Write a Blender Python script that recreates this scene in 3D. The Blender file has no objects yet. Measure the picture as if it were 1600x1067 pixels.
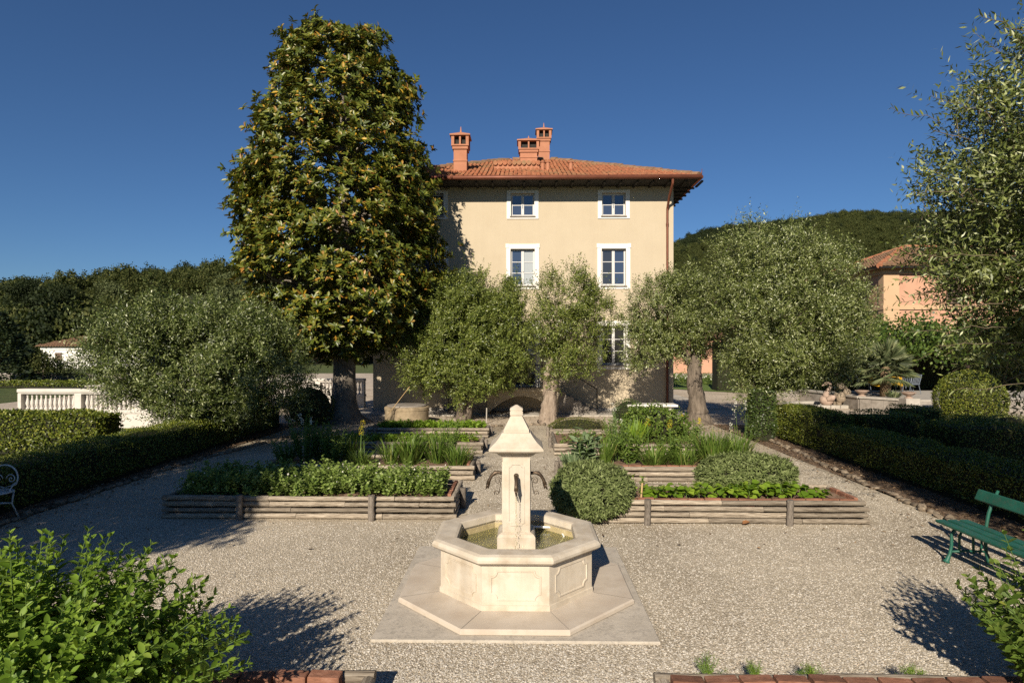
import bpy, bmesh, math, random
import numpy as np
from math import sin, cos, pi, radians, sqrt
from mathutils import Vector, Matrix, Euler

# ---------------------------------------------------------------- camera, world, sun, exposure
SC = bpy.context.scene
COL = SC.collection
FPX, CX, HY, HCAM, YAW = 950.0, 800.0, 545.0, 2.5, radians(1.0)
cam_d = bpy.data.cameras.new('camera'); cam = bpy.data.objects.new('camera', cam_d); COL.objects.link(cam)
cam_d.sensor_width = 36; cam_d.lens = 36 * FPX / 1600; cam_d.shift_y = (HY - 533.5) / 1600
cam_d.clip_start = 0.05; cam_d.clip_end = 6000
cam.location = (0, 0, HCAM); cam.rotation_euler = (pi / 2, 0, YAW)
SC.camera = cam

SUN_AZ, SUN_EL = radians(13.7), radians(28)      # light travels towards +Y, a little to +X
w = bpy.data.worlds.new('World'); SC.world = w; w.use_nodes = True
nt = w.node_tree; bg = nt.nodes['Background']
sky = nt.nodes.new('ShaderNodeTexSky'); sky.sky_type = 'NISHITA'; sky.sun_disc = False
sky.sun_elevation = SUN_EL; sky.sun_rotation = pi + SUN_AZ
sky.altitude = 300; sky.air_density = 1.0; sky.dust_density = 0.0; sky.ozone_density = 9.0
nt.links.new(sky.outputs[0], bg.inputs[0]); bg.inputs[1].default_value = 0.05
sd = bpy.data.lights.new('sun', 'SUN'); sd.energy = 5.0; sd.angle = radians(0.5); sd.color = (1.0, 0.895, 0.75)
sun = bpy.data.objects.new('sun', sd); COL.objects.link(sun)
SUNV = Vector((sin(SUN_AZ) * cos(SUN_EL), cos(SUN_AZ) * cos(SUN_EL), -sin(SUN_EL)))
sun.rotation_euler = SUNV.to_track_quat('-Z', 'Y').to_euler(); sun.location = (-6, -20, 25)
vs = SC.view_settings; vs.view_transform = 'Standard'; vs.look = 'None'; vs.gamma = 1.0; vs.exposure = 0.55
SC.cycles.use_denoising = False
SC.cycles.max_bounces = 6; SC.cycles.diffuse_bounces = 3; SC.cycles.glossy_bounces = 2
SC.cycles.transmission_bounces = 4; SC.cycles.transparent_max_bounces = 6

rng = np.random.default_rng(7); random.seed(7)
R = random.random
def U(a, b): return a + (b - a) * random.random()

# ---------------------------------------------------------------- photo pixel -> place (on the ground, or on a plane of known Y)
FW = Vector((-sin(YAW), cos(YAW), 0)); RT = Vector((cos(YAW), sin(YAW), 0)); CAMP = Vector((0, 0, HCAM))
def ray(px, py): return FW + RT * ((px - CX) / FPX) + Vector((0, 0, (HY - py) / FPX))
def G(px, py, z=0.0):
    r = ray(px, py); return CAMP + r * ((z - HCAM) / r.z)
def PY(px, py, Y):
    r = ray(px, py); return CAMP + r * (Y / r.y)
def pix(P):            # numpy points -> pixel coordinates
    P = np.asarray(P, float) - np.array(CAMP); d = P @ np.array(FW)
    return CX + FPX * (P @ np.array(RT)) / d, HY - FPX * P[:, 2] / d, d

# ---------------------------------------------------------------- objects
WL = {}
def tag(o, label=None, cat=None, group=None, kind=None):
    if label: o['label'] = label
    if cat: o['category'] = cat
    if group: o['group'] = group
    if kind: o['kind'] = kind
    return o
def thing(name, loc, label, cat, group=None):
    o = bpy.data.objects.new(name, None); COL.objects.link(o); o.location = loc; o.empty_display_size = .2
    WL[o.name] = Vector(loc); return tag(o, label, cat, group)
def link(name, me, parent=None, loc=(0, 0, 0), rot=(0, 0, 0), scl=(1, 1, 1)):
    """place a mesh at a world location, below parent if there is one (parents are only ever translated)"""
    o = bpy.data.objects.new(name, me); COL.objects.link(o)
    WL[o.name] = Vector(loc)
    if parent is not None:
        o.parent = parent; o.location = Vector(loc) - WL[parent.name]
    else: o.location = loc
    o.rotation_euler = rot; o.scale = scl
    return o
def copy_tree(o, parent=None):
    c = o.copy(); COL.objects.link(c); c.parent = parent
    for ch in o.children: copy_tree(ch, c)
    return c

class MB:
    def __init__(s): s.v = []; s.f = []
    def add(s, v, f):
        n = len(s.v); s.v += [tuple(p) for p in v]; s.f += [tuple(i + n for i in q) for q in f]; return s
    def box(s, x0, x1, y0, y1, z0, z1):
        return s.add([(x0,y0,z0),(x1,y0,z0),(x1,y1,z0),(x0,y1,z0),(x0,y0,z1),(x1,y0,z1),(x1,y1,z1),(x0,y1,z1)],
                     [(3,2,1,0),(4,5,6,7),(0,1,5,4),(1,2,6,5),(2,3,7,6),(3,0,4,7)])
    def obox(s, c, ax, sx, sy, sz):     # box at centre c with axes ax (3 vectors)
        c = Vector(c); a, b, d = [Vector(q).normalized() for q in ax]; n = len(s.v)
        for k in (-1, 1):
            for i, j in ((-1,-1),(1,-1),(1,1),(-1,1)): s.v.append(tuple(c + a*i*sx/2 + b*j*sy/2 + d*k*sz/2))
        s.f += [tuple(n+i for i in q) for q in [(3,2,1,0),(4,5,6,7),(0,1,5,4),(1,2,6,5),(2,3,7,6),(3,0,4,7)]]
        return s
    def tube(s, pts, rad, sides=8, cap=True, jitter=0):
        pts = [Vector(p) for p in pts]; n0 = len(s.v)
        if not hasattr(rad, '__len__'): rad = [rad] * len(pts)
        up = Vector((0, 0, 1)); prev = None
        for i, p in enumerate(pts):
            d = (pts[min(i+1, len(pts)-1)] - pts[max(i-1, 0)]).normalized()
            if prev is None: a = d.cross(up if abs(d.z) < .9 else Vector((1, 0, 0))).normalized()
            else:
                a = prev - d * prev.dot(d); a.normalize()
            prev = a; b = d.cross(a)
            for k in range(sides):
                t = 2*pi*k/sides; r = rad[i] * (1 + (U(-jitter, jitter) if jitter else 0))
                s.v.append(tuple(p + a*cos(t)*r + b*sin(t)*r))
        for i in range(len(pts)-1):
            for k in range(sides):
                q = (k+1) % sides; a0 = n0 + i*sides
                s.f.append((a0+k, a0+q, a0+sides+q, a0+sides+k))
        if cap:
            s.f.append(tuple(n0+k for k in range(sides))[::-1]); s.f.append(tuple(n0+(len(pts)-1)*sides+k for k in range(sides)))
        return s
    def lathe(s, prof, c=(0,0,0), sides=16, sq=False, rot=0.0):   # prof: (radius, z)
        n0 = len(s.v)
        for r, z in prof:
            for k in range(sides):
                t = 2*pi*(k+.5)/sides + rot; s.v.append((c[0]+r*cos(t), c[1]+r*sin(t), c[2]+z))
        for i in range(len(prof)-1):
            for k in range(sides):
                q = (k+1) % sides; a0 = n0+i*sides
                s.f.append((a0+k, a0+q, a0+sides+q, a0+sides+k))
        s.f.append(tuple(n0+k for k in range(sides))[::-1]); s.f.append(tuple(n0+(len(prof)-1)*sides+k for k in range(sides)))
        return s
    def prism(s, poly, z0, z1):
        n = len(poly)
        return s.add([(x,y,z0) for x,y in poly]+[(x,y,z1) for x,y in poly],
            [tuple(range(n))[::-1], tuple(range(n,2*n))]+[(i,(i+1)%n,n+(i+1)%n,n+i) for i in range(n)])
    def mesh(s, name, mat, smooth=False, bevel=0, seg=1):
        me = bpy.data.meshes.new(name); me.from_pydata(s.v, [], s.f)
        if bevel:
            bm = bmesh.new(); bm.from_mesh(me); bmesh.ops.remove_doubles(bm, verts=bm.verts, dist=1e-5)
            bmesh.ops.bevel(bm, geom=[e for e in bm.edges if len(e.link_faces)==2 and e.calc_face_angle(0) > .5], offset=bevel, segments=seg, profile=.5, affect='EDGES', clamp_overlap=True)
            bm.to_mesh(me); bm.free()
        me.materials.append(mat)
        if smooth:
            me.polygons.foreach_set('use_smooth', [True]*len(me.polygons))
            if smooth == 'auto': me.set_sharp_from_angle(angle=radians(38))
        me.update(); return me
    def build(s, name, mat, parent=None, smooth=False, bevel=0, seg=1, loc=(0,0,0), **k):
        return link(name, s.mesh(name, mat, smooth, bevel, seg), parent, loc, **k)

def np_mesh(name, V, F, mat, smooth=False):
    V = np.ascontiguousarray(V, dtype=np.float32); F = np.ascontiguousarray(F, dtype=np.int32)
    me = bpy.data.meshes.new(name); n, k = F.shape
    me.vertices.add(len(V)); me.vertices.foreach_set('co', V.ravel())
    me.loops.add(n*k); me.loops.foreach_set('vertex_index', F.ravel())
    me.polygons.add(n); me.polygons.foreach_set('loop_start', np.arange(0, n*k, k, dtype=np.int32))
    me.polygons.foreach_set('loop_total', np.full(n, k, dtype=np.int32))
    if smooth: me.polygons.foreach_set('use_smooth', np.ones(n, dtype=bool))
    me.update(calc_edges=True); me.materials.append(mat); return me

# ---------------------------------------------------------------- materials
def new_mat(name):
    m = bpy.data.materials.new(name); m.use_nodes = True; nt = m.node_tree
    return m, nt, nt.nodes['Principled BSDF']
def ramp(nt, stops, const=False):
    r = nt.nodes.new('ShaderNodeValToRGB'); e = r.color_ramp.elements
    if const: r.color_ramp.interpolation = 'CONSTANT'
    while len(e) < len(stops): e.new(.5)
    for q, (p, c) in zip(e, stops): q.position = p; q.color = (*c, 1)
    return r
def coords(nt, scale=(1,1,1), world=False, obj_random=False):
    tc = nt.nodes.new('ShaderNodeTexCoord'); mp = nt.nodes.new('ShaderNodeMapping'); mp.inputs['Scale'].default_value = scale
    if world:
        g = nt.nodes.new('ShaderNodeNewGeometry'); src = g.outputs['Position']
    else: src = tc.outputs['Object']
    nt.links.new(src, mp.inputs['Vector'])
    if obj_random:
        oi = nt.nodes.new('ShaderNodeObjectInfo'); m = nt.nodes.new('ShaderNodeMath'); m.operation = 'MULTIPLY'; m.inputs[1].default_value = 37.0
        nt.links.new(oi.outputs['Random'], m.inputs[0]); c = nt.nodes.new('ShaderNodeCombineXYZ')
        for i in range(3): nt.links.new(m.outputs[0], c.inputs[i])
        nt.links.new(c.outputs[0], mp.inputs['Location'])
    return mp.outputs[0]
def noise(nt, vec, scale, detail=6, rough=.6):
    n = nt.nodes.new('ShaderNodeTexNoise'); n.inputs['Scale'].default_value = scale; n.inputs['Detail'].default_value = detail; n.inputs['Roughness'].default_value = rough
    nt.links.new(vec, n.inputs['Vector']); return n
def proc(name, stops, scale=4, *a_, streak=0, **k_):
    m = proc0(name, stops, scale, *a_, **k_)
    if streak:      # faint vertical rain marks
        nt = m.node_tree; p = nt.nodes['Principled BSDF']; src = p.inputs['Base Color'].links[0].from_socket
        n = noise(nt, coords(nt, (2.6,2.6,.16)), 1.6, 7, .7); r = ramp(nt, [(.42,(1,1,1)),(.72,(1-streak*2.2,)*3)]); nt.links.new(n.outputs['Fac'], r.inputs[0])
        mx = nt.nodes.new('ShaderNodeMix'); mx.data_type = 'RGBA'; mx.blend_type = 'MULTIPLY'; mx.inputs[0].default_value = 1
        nt.links.new(src, mx.inputs[6]); nt.links.new(r.outputs[0], mx.inputs[7]); nt.links.new(mx.outputs[2], p.inputs['Base Color'])
    return m
def proc0(name, stops, scale=4, rough=.85, bump=.3, bscale=40, bdist=.01, sc=(1,1,1), world=False, obj_random=False, stain=None, spec=.3, metal=0, vary=0.0):
    """noise-coloured surface with fine relief; stain = (colour, scale, amount)"""
    m, nt, p = new_mat(name); L = nt.links.new
    v = coords(nt, sc, world, obj_random)
    n = noise(nt, v, scale); r = ramp(nt, stops); L(n.outputs['Fac'], r.inputs[0]); out = r.outputs[0]
    if stain:
        n2 = noise(nt, v, stain[1], 8, .65); r2 = ramp(nt, [(.5, (0,0,0)), (.66, (1,1,1))]); L(n2.outputs['Fac'], r2.inputs[0])
        mul = nt.nodes.new('ShaderNodeMath'); mul.operation = 'MULTIPLY'; mul.inputs[1].default_value = stain[2]; L(r2.outputs[0], mul.inputs[0])
        mx = nt.nodes.new('ShaderNodeMix'); mx.data_type = 'RGBA'; L(mul.outputs[0], mx.inputs[0]); L(out, mx.inputs[6]); mx.inputs[7].default_value = (*stain[0], 1); out = mx.outputs[2]
    if vary:
        oi = nt.nodes.new('ShaderNodeObjectInfo'); mr = nt.nodes.new('ShaderNodeMapRange'); mr.inputs[3].default_value = 1-vary; mr.inputs[4].default_value = 1+vary
        L(oi.outputs['Random'], mr.inputs[0]); hs = nt.nodes.new('ShaderNodeHueSaturation'); L(mr.outputs[0], hs.inputs['Value']); L(out, hs.inputs['Color']); out = hs.outputs[0]
    L(out, p.inputs['Base Color']); p.inputs['Roughness'].default_value = rough; p.inputs['Specular IOR Level'].default_value = spec; p.inputs['Metallic'].default_value = metal
    if bump:
        nb = noise(nt, v, bscale, 8, .65); b = nt.nodes.new('ShaderNodeBump'); b.inputs['Strength'].default_value = bump; b.inputs['Distance'].default_value = bdist
        L(nb.outputs['Fac'], b.inputs['Height']); L(b.outputs[0], p.inputs['Normal'])
    return m
def leafm(name, stops, rough=.5, spec=.35, trans=.25, tcol=(.22,.32,.04), const=False):
    """one colour per leaf (random per island and per object), a little light through the blade"""
    m, nt, p = new_mat(name); L = nt.links.new
    g = nt.nodes.new('ShaderNodeNewGeometry'); oi = nt.nodes.new('ShaderNodeObjectInfo')
    a = nt.nodes.new('ShaderNodeMath'); a.operation = 'ADD'; L(g.outputs['Random Per Island'], a.inputs[0]); L(oi.outputs['Random'], a.inputs[1])
    fr = nt.nodes.new('ShaderNodeMath'); fr.operation = 'FRACT'; L(a.outputs[0], fr.inputs[0])
    r = ramp(nt, stops, const); L(fr.outputs[0], r.inputs[0]); L(r.outputs[0], p.inputs['Base Color'])
    p.inputs['Roughness'].default_value = rough; p.inputs['Specular IOR Level'].default_value = spec
    t = nt.nodes.new('ShaderNodeBsdfTranslucent')
    mx = nt.nodes.new('ShaderNodeMix'); mx.data_type = 'RGBA'; mx.inputs[0].default_value = .5; L(r.outputs[0], mx.inputs[6]); mx.inputs[7].default_value = (*tcol, 1)
    L(mx.outputs[2], t.inputs[0]); ms = nt.nodes.new('ShaderNodeMixShader'); ms.inputs[0].default_value = trans
    L(p.outputs[0], ms.inputs[1]); L(t.outputs[0], ms.inputs[2]); L(ms.outputs[0], nt.nodes['Material Output'].inputs[0])
    return m

M = {}
M['plaster'] = proc('cream_plaster', [(.3,(.445,.372,.262)),(.7,(.470,.396,.282))], 1.5, .9, .12, 60, .004, stain=((.42,.345,.238), .5, .4), streak=.018)
M['white_trim'] = proc('white_trim', [(.3,(.66,.63,.57)),(.7,(.71,.68,.62))], 3, .7, .08, 60, .003)
M['window_frame'] = proc('window_paint', [(.3,(.50,.49,.46)),(.7,(.56,.55,.52))], 4, .45, .03, 60, .002)
M['limestone'] = proc('limestone', [(.25,(.45,.38,.285)),(.5,(.535,.465,.365)),(.75,(.58,.52,.425))], 5, .75, .12, 60, .004, stain=((.36,.27,.17), 4.0, .42), streak=.11)
M['lime_step'] = proc('limestone_step', [(.25,(.43,.365,.285)),(.5,(.50,.43,.345)),(.75,(.55,.49,.41))], 7, .75, .15, 70, .004, stain=((.33,.25,.175), 3.5, .5))
M['lime_wet'] = proc('damp_limestone', [(.25,(.28,.22,.11)),(.5,(.38,.31,.17)),(.75,(.46,.39,.24))], 9, .5, .2, 50, .004)
M['concrete'] = proc('concrete_pad', [(.25,(.38,.335,.27)),(.7,(.50,.445,.365))], 5, .9, .5, 70, .008, stain=((.24,.215,.18), 22, .6))
M['roof_tile'] = proc('terracotta_tile', [(.25,(.14,.062,.036)),(.42,(.30,.112,.056)),(.58,(.38,.16,.08)),(.78,(.42,.25,.15))], 7, .85, .3, 30, .01, stain=((.22,.165,.085), 1.1, .7))
M['roof_old'] = proc('old_tile', [(.2,(.11,.065,.04)),(.5,(.22,.125,.07)),(.8,(.30,.19,.115))], 4, .9, .3, 30, .01, stain=((.20,.15,.08), 1.5, .6))
M['terracotta'] = proc('brick_red', [(.25,(.12,.06,.038)),(.5,(.235,.105,.062)),(.75,(.31,.17,.115))], 2.2, .9, .4, 14, .02, obj_random=True, vary=.3)
M['chim'] = proc('chimney_brick', [(.25,(.33,.14,.078)),(.7,(.41,.185,.105))], 3, .85, .25, 40, .005)
M['copper'] = proc('copper_gutter', [(.3,(.13,.045,.026)),(.7,(.19,.066,.037))], 3, .5, .05, 30, .003, metal=.25)
M['eave_wood'] = proc('eave_wood', [(.3,(.04,.025,.016)),(.7,(.065,.042,.027))], 5, .8, .2, 30, .01)
M['log'] = proc('weathered_log', [(.30,(.05,.038,.027)),(.43,(.20,.162,.118)),(.56,(.345,.29,.22)),(.75,(.45,.395,.315))], 4.2, .9, .55, 9, .02, sc=(2.2,1.1,1.1), obj_random=True, vary=.33)
M['post'] = proc('weathered_post', [(.28,(.06,.05,.04)),(.5,(.19,.16,.128)),(.8,(.32,.28,.235))], 3.0, .9, .55, 9, .02, sc=(1.6,1.2,1.2), obj_random=True, vary=.2)
M['soil'] = proc('bed_soil', [(.25,(.10,.06,.036)),(.5,(.20,.125,.08)),(.75,(.32,.22,.15))], 9, .95, .8, 26, .03)
M['litter'] = proc('leaf_litter', [(.30,(.045,.03,.02)),(.45,(.12,.08,.05)),(.6,(.22,.15,.095)),(.75,(.34,.26,.18))], 16, .95, .9, 24, .03)
M['stone'] = proc('edging_stone', [(.25,(.10,.08,.06)),(.5,(.21,.165,.115)),(.8,(.31,.255,.185))], 3, .9, .6, 9, .03, obj_random=True, vary=.4)
M['greystone'] = proc('grey_stone', [(.25,(.14,.12,.10)),(.5,(.26,.23,.195)),(.8,(.36,.33,.285))], 3, .9, .4, 20, .01, stain=((.10,.085,.065), 2, .6))
M['pale_stone'] = proc('pale_stone', [(.25,(.32,.29,.245)),(.7,(.43,.395,.34))], 4, .85, .3, 30, .006, stain=((.22,.195,.155), 3, .5))
M['well_stone'] = proc('well_stone', [(.25,(.20,.15,.09)),(.55,(.34,.265,.165)),(.8,(.42,.34,.22))], 5, .9, .5, 30, .01, stain=((.15,.115,.075), 2.2, .6))
M['bark'] = proc('olive_bark', [(.25,(.05,.04,.03)),(.5,(.15,.12,.09)),(.8,(.27,.22,.17))], 3.2, .95, .8, 7, .05, sc=(3,3,.8))
M['bark_pale'] = proc('pale_olive_bark', [(.25,(.10,.075,.055)),(.5,(.27,.21,.155)),(.8,(.40,.33,.26))], 3.2, .95, .8, 7, .05, sc=(3,3,.8))
M['bark_mag'] = proc('magnolia_bark', [(.25,(.085,.07,.055)),(.5,(.17,.145,.115)),(.8,(.26,.225,.18))], 5, .95, .5, 14, .02)
M['twig'] = proc('twig', [(.3,(.10,.08,.05)),(.7,(.20,.16,.10))], 5, .9, 0)
M['stem'] = proc('green_stem', [(.3,(.07,.12,.02)),(.7,(.12,.19,.04))], 5, .7, 0)
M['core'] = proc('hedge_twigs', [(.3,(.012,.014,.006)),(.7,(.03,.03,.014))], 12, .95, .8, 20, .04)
M['bronze'] = proc('dark_bronze', [(.3,(.055,.038,.026)),(.7,(.12,.085,.055))], 14, .42, .2, 60, .003, metal=.6)
M['iron'] = proc('black_iron', [(.3,(.015,.014,.013)),(.7,(.03,.028,.025))], 14, .5, .1, 60, .002, metal=.4)
M['green_paint'] = proc('green_paint', [(.3,(.010,.075,.048)),(.7,(.020,.115,.078))], 5, .5, .2, 40, .004, stain=((.045,.085,.06), 14, .7), spec=.4)
M['white_iron'] = proc('white_iron', [(.3,(.50,.49,.46)),(.7,(.62,.61,.58))], 12, .5, .12, 60, .002, stain=((.28,.20,.14), 14, .5))
M['balus'] = proc('white_balustrade', [(.3,(.52,.48,.42)),(.7,(.60,.56,.50))], 3, .8, .15, 30, .005, stain=((.42,.38,.31), 2, .45))
M['pink'] = proc('pink_plaster', [(.3,(.46,.255,.165)),(.7,(.50,.29,.19))], .8, .9, .15, 40, .004, stain=((.38,.20,.135), .6, .5))
M['ochre'] = proc('ochre_plaster', [(.3,(.48,.315,.185)),(.7,(.52,.35,.21))], 1, .9, .15, 40, .004)
M['white_wall'] = proc('white_wall', [(.3,(.70,.67,.61)),(.7,(.78,.75,.69))], 1, .9, .1, 40, .004)
M['shutter'] = proc('brown_shutter', [(.3,(.10,.065,.045)),(.7,(.15,.10,.07))], 5, .7, .2, 30, .005)
M['chair_grey'] = proc('grey_chair', [(.3,(.10,.12,.145)),(.7,(.14,.165,.195))], 5, .45, .05, 30, .002)
M['yellow'] = proc('yellow_cloth', [(.3,(.62,.33,.012)),(.7,(.72,.42,.02))], 5, .8, .1, 30, .004)
M['dark_cloth'] = proc('brown_cloth', [(.3,(.12,.075,.04)),(.7,(.17,.11,.06))], 5, .8, .1, 30, .004)
M['rose_stone'] = proc('rosy_stone', [(.25,(.26,.185,.14)),(.6,(.38,.28,.215)),(.85,(.46,.36,.28))], 7, .85, .3, 30, .008)
M['hose'] = proc('white_hose', [(.3,(.72,.72,.70)),(.7,(.8,.8,.78))], 5, .4, 0)
M['bamboo'] = proc('dry_cane', [(.3,(.38,.25,.11)),(.7,(.5,.35,.17))], 8, .7, .1, 30, .003)
M['shade_dark'] = proc('painted_shade', [(.3,(.02,.018,.016)),(.7,(.04,.036,.03))], 8, .9, .1, 30, .003)  # near-black standing in for shade under eaves and inside hollows
M['straw'] = proc('palm_fibre', [(.3,(.12,.08,.045)),(.7,(.26,.18,.10))], 14, .95, .9, 18, .04)
M['dryleaf'] = proc('dry_leaf', [(.3,(.20,.085,.035)),(.7,(.32,.16,.065))], 8, .8, .2, 30, .003, obj_random=True, vary=.2)

def glassm(name, base, rough=.03):
    m, nt, p = new_mat(name); p.inputs['Base Color'].default_value = (*base, 1); p.inputs['Roughness'].default_value = rough
    p.inputs['Specular IOR Level'].default_value = .9; p.inputs['IOR'].default_value = 1.6
    v = coords(nt); n = noise(nt, v, 1.1, 2); b = nt.nodes.new('ShaderNodeBump'); b.inputs['Strength'].default_value = .05; b.inputs['Distance'].default_value = .02
    nt.links.new(n.outputs[0], b.inputs['Height']); nt.links.new(b.outputs[0], p.inputs['Normal']); return m
M['pane'] = glassm('window_pane', (.035,.05,.085))
M['pane_curtain'] = glassm('window_pane_curtained', (.36,.38,.37), .08)
M['pane_dark'] = glassm('window_pane_dark', (.03,.03,.03))

# water: clear olive tint over the basin floor
m, nt, p = new_mat('basin_water'); M['water'] = m
p.inputs['Base Color'].default_value = (.58,.56,.28,1); p.inputs['Roughness'].default_value = .04; p.inputs['IOR'].default_value = 1.33
p.inputs['Transmission Weight'].default_value = .82
v = coords(nt); n = noise(nt, v, 16, 3); b = nt.nodes.new('ShaderNodeBump'); b.inputs['Strength'].default_value = .22; b.inputs['Distance'].default_value = .02
nt.links.new(n.outputs[0], b.inputs['Height']); nt.links.new(b.outputs[0], p.inputs['Normal'])

# gravel: cells of grey, tan and white pebbles
def gravelm(name, cell, tint, fine=1.0, warm=0):
    m, nt, p = new_mat(name); L = nt.links.new
    g = nt.nodes.new('ShaderNodeNewGeometry'); v = g.outputs['Position']
    vo = nt.nodes.new('ShaderNodeTexVoronoi'); vo.inputs['Scale'].default_value = cell; L(v, vo.inputs['Vector'])
    sx = nt.nodes.new('ShaderNodeSeparateColor'); L(vo.outputs['Color'], sx.inputs[0])
    r = ramp(nt, [(0,(.24,.21,.17)),(.25,(.34,.305,.25)),(.5,(.40,.36,.295)),(.7,(.44,.40,.34)),(.94,(.53,.49,.43)),(1,(.46,.385,.30))]); L(sx.outputs[0], r.inputs[0])
    n = noise(nt, v, .45, 5, .6); r2 = ramp(nt, [(.32,(.74,.715,.68)),(.5,(.98,.97,.95)),(.66,(1.13,1.12,1.10))]); L(n.outputs[0], r2.inputs[0])
    mu = nt.nodes.new('ShaderNodeMix'); mu.data_type = 'RGBA'; mu.blend_type = 'MULTIPLY'; mu.inputs[0].default_value = 1; L(r.outputs[0], mu.inputs[6]); L(r2.outputs[0], mu.inputs[7])
    mt = nt.nodes.new('ShaderNodeMix'); mt.data_type = 'RGBA'; mt.blend_type = 'MULTIPLY'; mt.inputs[0].default_value = 1; L(mu.outputs[2], mt.inputs[6]); mt.inputs[7].default_value = (*tint, 1)
    L(mt.outputs[2], p.inputs['Base Color']); p.inputs['Roughness'].default_value = .88; p.inputs['Specular IOR Level'].default_value = .25
    b = nt.nodes.new('ShaderNodeBump'); b.inputs['Strength'].default_value = fine; b.inputs['Distance'].default_value = .008; b.invert = True
    L(vo.outputs['Distance'], b.inputs['Height']); L(b.outputs[0], p.inputs['Normal']); return m
M['gravel'] = gravelm('gravel', 74, (1.09,1.04,.935))
M['drive'] = gravelm('drive_gravel', 30, (1.12,1.05,.98), .5)
def grassm(name, stops, scale=2.0):
    return proc(name, stops, scale, .95, 1.0, 60, .04, world=True, stain=((.10,.085,.03), .35, .4))
M['grass'] = grassm('field_grass', [(.25,(.035,.055,.014)),(.5,(.07,.095,.022)),(.75,(.13,.13,.045))])
M['lawn'] = grassm('lawn', [(.25,(.075,.125,.02)),(.5,(.11,.17,.03)),(.75,(.15,.205,.045))], 5)
M['forest_floor'] = grassm('forest_floor', [(.25,(.012,.018,.006)),(.55,(.026,.034,.010)),(.8,(.05,.05,.02))], .05)
M['peb'] = None
m, nt, p = new_mat('pebble'); M['peb'] = m
oi = nt.nodes.new('ShaderNodeObjectInfo'); r = ramp(nt, [(0,(.23,.20,.16)),(.25,(.33,.295,.24)),(.5,(.41,.37,.30)),(.72,(.46,.42,.36)),(.95,(.57,.53,.46)),(1,(.45,.36,.27))]); nt.links.new(oi.outputs['Random'], r.inputs[0]); nt.links.new(r.outputs[0], p.inputs['Base Color']); p.inputs['Roughness'].default_value = .85

# leaves
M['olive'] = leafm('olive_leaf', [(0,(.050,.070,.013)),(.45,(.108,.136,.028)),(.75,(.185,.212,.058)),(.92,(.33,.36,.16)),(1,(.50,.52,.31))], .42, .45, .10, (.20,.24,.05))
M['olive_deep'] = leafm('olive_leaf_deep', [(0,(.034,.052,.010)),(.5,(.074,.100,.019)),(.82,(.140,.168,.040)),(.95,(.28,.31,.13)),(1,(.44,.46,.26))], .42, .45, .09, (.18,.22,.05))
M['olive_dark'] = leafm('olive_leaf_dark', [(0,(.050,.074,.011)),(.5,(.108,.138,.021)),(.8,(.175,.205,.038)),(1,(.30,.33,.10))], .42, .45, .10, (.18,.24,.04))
M['mag'] = leafm('magnolia_leaf', [(0,(.046,.066,.009)),(.45,(.092,.116,.015)),(.74,(.15,.162,.022)),(.90,(.225,.185,.028)),(.955,(.28,.125,.026)),(.985,(.44,.27,.02)),(1,(.52,.30,.02))], .40, .45, .12, (.30,.30,.03))
M['box'] = leafm('box_leaf', [(0,(.055,.080,.009)),(.5,(.118,.148,.017)),(.85,(.20,.22,.030)),(1,(.28,.27,.045))], .42, .4, .18)
M['box_dark'] = leafm('dark_box_leaf', [(0,(.026,.048,.010)),(.6,(.054,.086,.018)),(1,(.10,.135,.03))], .42, .4, .15)
M['mint'] = leafm('mint_leaf', [(0,(.085,.155,.014)),(.5,(.145,.235,.024)),(.85,(.20,.30,.036)),(1,(.27,.36,.06))], .5, .3, .32, (.36,.48,.03))
M['shrub'] = leafm('shrub_leaf', [(0,(.060,.105,.014)),(.5,(.11,.17,.026)),(.97,(.17,.22,.045)),(1,(.26,.27,.05))], .5, .3, .28, (.3,.4,.04))
M['pea'] = leafm('pea_leaf', [(0,(.085,.135,.022)),(.5,(.155,.215,.040)),(.9,(.22,.285,.07)),(1,(.34,.39,.16))], .55, .25, .25, (.25,.38,.08))
M['sage'] = leafm('sage_leaf', [(0,(.080,.105,.032)),(.5,(.135,.168,.054)),(1,(.23,.265,.11))], .75, .15, .15, (.25,.33,.12))
M['bean'] = leafm('bean_leaf', [(0,(.10,.18,.014)),(.6,(.17,.27,.024)),(1,(.26,.36,.04))], .5, .3, .35, (.40,.50,.03))
M['blade'] = leafm('blade_leaf', [(0,(.055,.105,.014)),(.6,(.105,.17,.026)),(.95,(.18,.25,.05)),(1,(.34,.25,.10))], .45, .35, .28, (.33,.43,.04))
M['glaucous'] = leafm('glaucous_leaf', [(0,(.105,.155,.068)),(1,(.21,.27,.135))], .6, .25, .2, (.25,.35,.08))
M['thyme'] = leafm('thyme_leaf', [(0,(.055,.075,.012)),(.6,(.11,.125,.020)),(1,(.19,.16,.05))], .6, .2, .2)
M['ivy'] = leafm('climber_leaf', [(0,(.030,.060,.010)),(.6,(.065,.11,.018)),(1,(.13,.18,.03))], .45, .35, .22)
M['palm'] = leafm('palm_leaf', [(0,(.060,.085,.035)),(.6,(.13,.16,.07)),(1,(.26,.27,.13))], .5, .35, .15)
M['yflower'] = leafm('yellow_petal', [(0,(.55,.50,.03)),(1,(.68,.52,.05))], .6, .2, .2, (.6,.5,.05))
M['wflower'] = leafm('white_petal', [(0,(.62,.60,.50)),(1,(.75,.73,.62))], .6, .2, .2, (.6,.6,.45))
M['conifer'] = leafm('conifer_needle', [(0,(.012,.022,.009)),(1,(.040,.060,.024))], .6, .2, .06)
M['f_oak'] = leafm('forest_oak', [(0,(.022,.032,.009)),(.6,(.050,.060,.015)),(1,(.095,.098,.028))], .7, .15, .12)
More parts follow.
